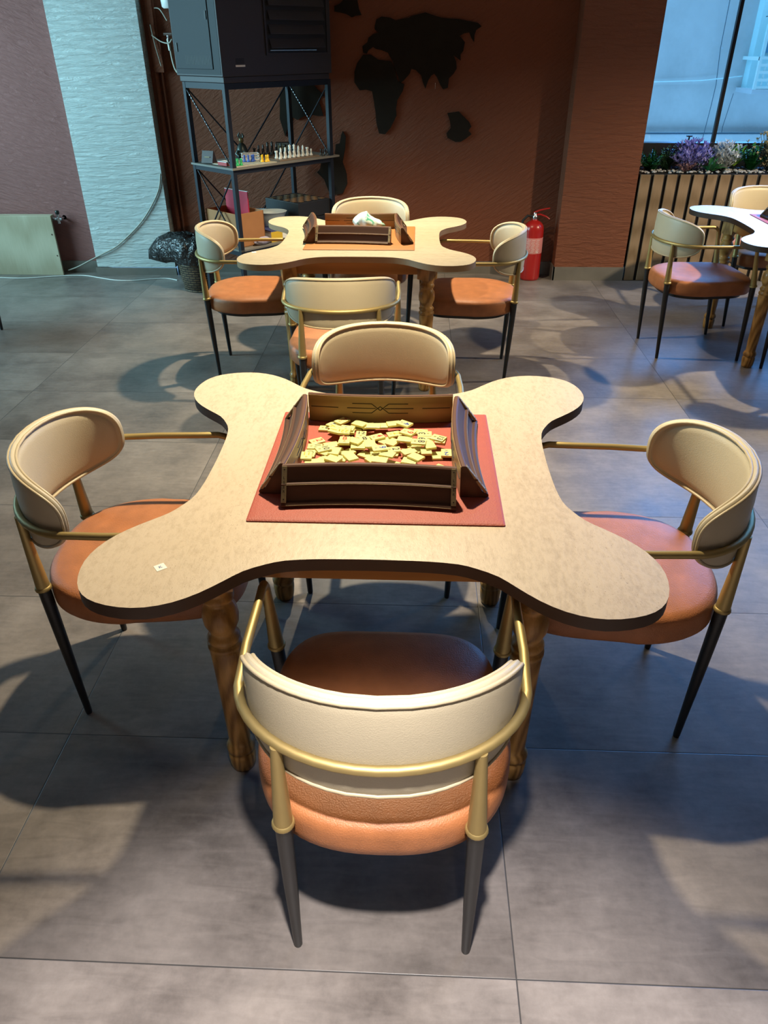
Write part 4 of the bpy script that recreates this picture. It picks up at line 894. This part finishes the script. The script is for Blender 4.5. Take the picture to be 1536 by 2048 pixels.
MB().tube([(0, -.022, -.03), (.005, -.022, -.10)], .016, 12).build('regulator', simple('dull_metal', (.22, .22, .19), .4, metal=.6), gt)
MB().tube(smooth_path([(.005, -.022, -.10), (.01, -.025, -.16), (.03, -.05, -.22), (.07, -.10, -.25)]), .008, 10).build('hose', M_CABLE, gt)

# ---------------------------------------------------------------- slatted planter with artificial plants
PX0, PX1 = 1.70, 4.9
pt = thing('slatted_planter', 'long planter box faced with upright pale wooden slats under the window', 'planter', (PX0, 6.24, 0))
MB().box(0, PX1-PX0, .02, .30, 0, .80).build('planter_box', M_VENT, pt)
for i in range(32):
    MB().box(.004+i*.1005, .079+i*.1005, 0, .022, .004, .80).build('slat', M_WOODP, pt, bevel=.0015, seg=1)
pb_ = MB()
random.seed(3)
for i in range(900):
    x = PX0+.02+random.random()*(PX1-PX0-.04); y = 6.268+random.random()*.26; r = .006+.010*random.random(); z = .8075+random.random()*.010
    a = random.random()*3
    ring = lambda s, zz: [(x+r*s*math.cos(a+2*PI*k/6), y+.8*r*s*math.sin(a+2*PI*k/6), z+zz*r) for k in range(6)]
    pb_.loft([ring(.5, -.45), ring(1, 0), ring(.55, .5)])
tag(pb_.build('pebbles', simple('grey_white_pebbles', (.42, .42, .42), .6, var=.5, vscale=30)), 'grey and white pebbles filling the top of the slatted planter', 'pebbles', kind='stuff')
def leafmat(n, c): return simple(n, c, .45, var=.35, vscale=25)
def leaf(mb, base, d, L, w, droop=.15, seg=4):
    d = Vector(d).normalized(); side = d.cross(Vector((0, 0, 1)))
    side = side.normalized() if side.length > 1e-3 else Vector((1, 0, 0)); up = side.cross(d)
    vs = []; b = Vector(base)
    for i in range(seg+1):
        t = i/seg; p = b+d*L*t-Vector((0, 0, 1))*droop*L*t*t; ww = w*math.sin(PI*min(1, .12+.88*t))**.8*(1 if i < seg else .05)
        vs += [p-side*ww+up*ww*.35, p, p+side*ww+up*ww*.35]
    fs = []
    for i in range(seg):
        for j in (0, 1): fs.append((i*3+j, i*3+j+1, i*3+j+4, i*3+j+3))
    mb.add(vs, fs, True)
def bush(name, label, x, y, m, mode, H, W_, seed, count, L, w):
    random.seed(seed); t = thing(name, label, 'artificial plant', (x, y, .805), 0, 'artificial plants in the slatted planter')
    f = MB(); s_ = MB()
    for i in range(count):
        a = random.random()*2*PI; el = math.radians(random.uniform(25, 88)); l = H*random.uniform(.55, 1.0)
        d = Vector((math.cos(a)*math.cos(el)*W_/H, math.sin(a)*math.cos(el)*.8*W_/H, math.sin(el))).normalized()
        if mode == 'frond':
            pts = [d*l*k/6 - Vector((0, 0, .18*l*(k/6)**2)) for k in range(7)]
            s_.tube(pts, .0014, 5)
            sd = d.cross(Vector((0, 0, 1))).normalized()
            for k in range(1, 7):
                for sg in (-1, 1):
                    for jj in (0, .5): leaf(f, pts[k]-d*l*jj/6*1, sd*sg+d*.5+Vector((0, 0, .15)), L*(1-.09*k), w, .2, 3)
            leaf(f, pts[6], d, L*.7, w, .2, 3)
        elif mode == 'spray':
            pts = [d*l*k/4 for k in range(5)]; s_.tube(pts, .0015, 5)
            for k in range(1, 5):
                for j in range(5):
                    b = random.random()*2*PI; dd = d*.8+Vector((math.cos(b), math.sin(b), .5)); leaf(f, pts[k], dd, L*random.uniform(.7, 1), w, .05, 3)
        else:
            pts = [d*l*k/3 for k in range(4)]; s_.tube(pts, .0018, 5); leaf(f, pts[2], d, L, w, .3, 5); leaf(f, pts[1], d+Vector((.4*math.sin(i*3), .4*math.cos(i*5), .2)), L*.8, w*.8, .3, 5)
    f.build('foliage', m, t); s_.build('stems', M_FIG, t); return t
G_D = leafmat('fern_green', (.03, .20, .06)); G_M = leafmat('grey_green', (.10, .24, .10)); PUR = leafmat('lilac_leaf', (.42, .38, .85)); WHT = leafmat('frosted_white', (.75, .85, .80)); LIM = leafmat('lime_leaf', (.40, .80, .05)); BEI = leafmat('dry_beige', (.60, .48, .26)); MAU = leafmat('mauve_leaf', (.34, .19, .20))
bush('artificial_plant', 'dark green fern-like plant at the pillar end of the planter', 1.80, 6.38, G_D, 'frond', .18, .15, 11, 34, .050, .0085)
bush('artificial_plant', 'grey-green feathery plant between the dark fern and the lilac plant', 1.93, 6.42, G_M, 'frond', .21, .13, 12, 34, .036, .006)
bush('artificial_plant', 'spiky lilac plant, largest in the planter', 2.10, 6.38, PUR, 'spray', .22, .22, 13, 130, .045, .0042)
bush('artificial_plant', 'low mauve-brown tuft under the lilac plant', 2.06, 6.31, MAU, 'spray', .08, .10, 14, 18, .03, .004)
bush('artificial_plant', 'broad dark green leaves low between the lilac and the frosted white plants', 2.24, 6.32, G_D, 'broad', .09, .10, 15, 8, .10, .018)
bush('artificial_plant', 'frosted white spiky plant beside the lilac one', 2.35, 6.37, WHT, 'spray', .20, .17, 16, 100, .046, .0045)
bush('artificial_plant', 'bright lime green leafy plant behind the frosted white one', 2.46, 6.44, LIM, 'broad', .20, .08, 17, 20, .08, .030)
bush('artificial_plant', 'deep green upright plant between the lime and the dry beige plants', 2.56, 6.38, G_D, 'frond', .23, .14, 18, 24, .055, .011)
bush('artificial_plant', 'tall dry beige sprays near the frame edge', 2.70, 6.38, BEI, 'spray', .28, .15, 19, 110, .028, .0055)
bush('artificial_plant', 'green fern further along the planter, beyond the beige sprays', 2.95, 6.38, G_M, 'frond', .2, .16, 20, 14, .045, .008)
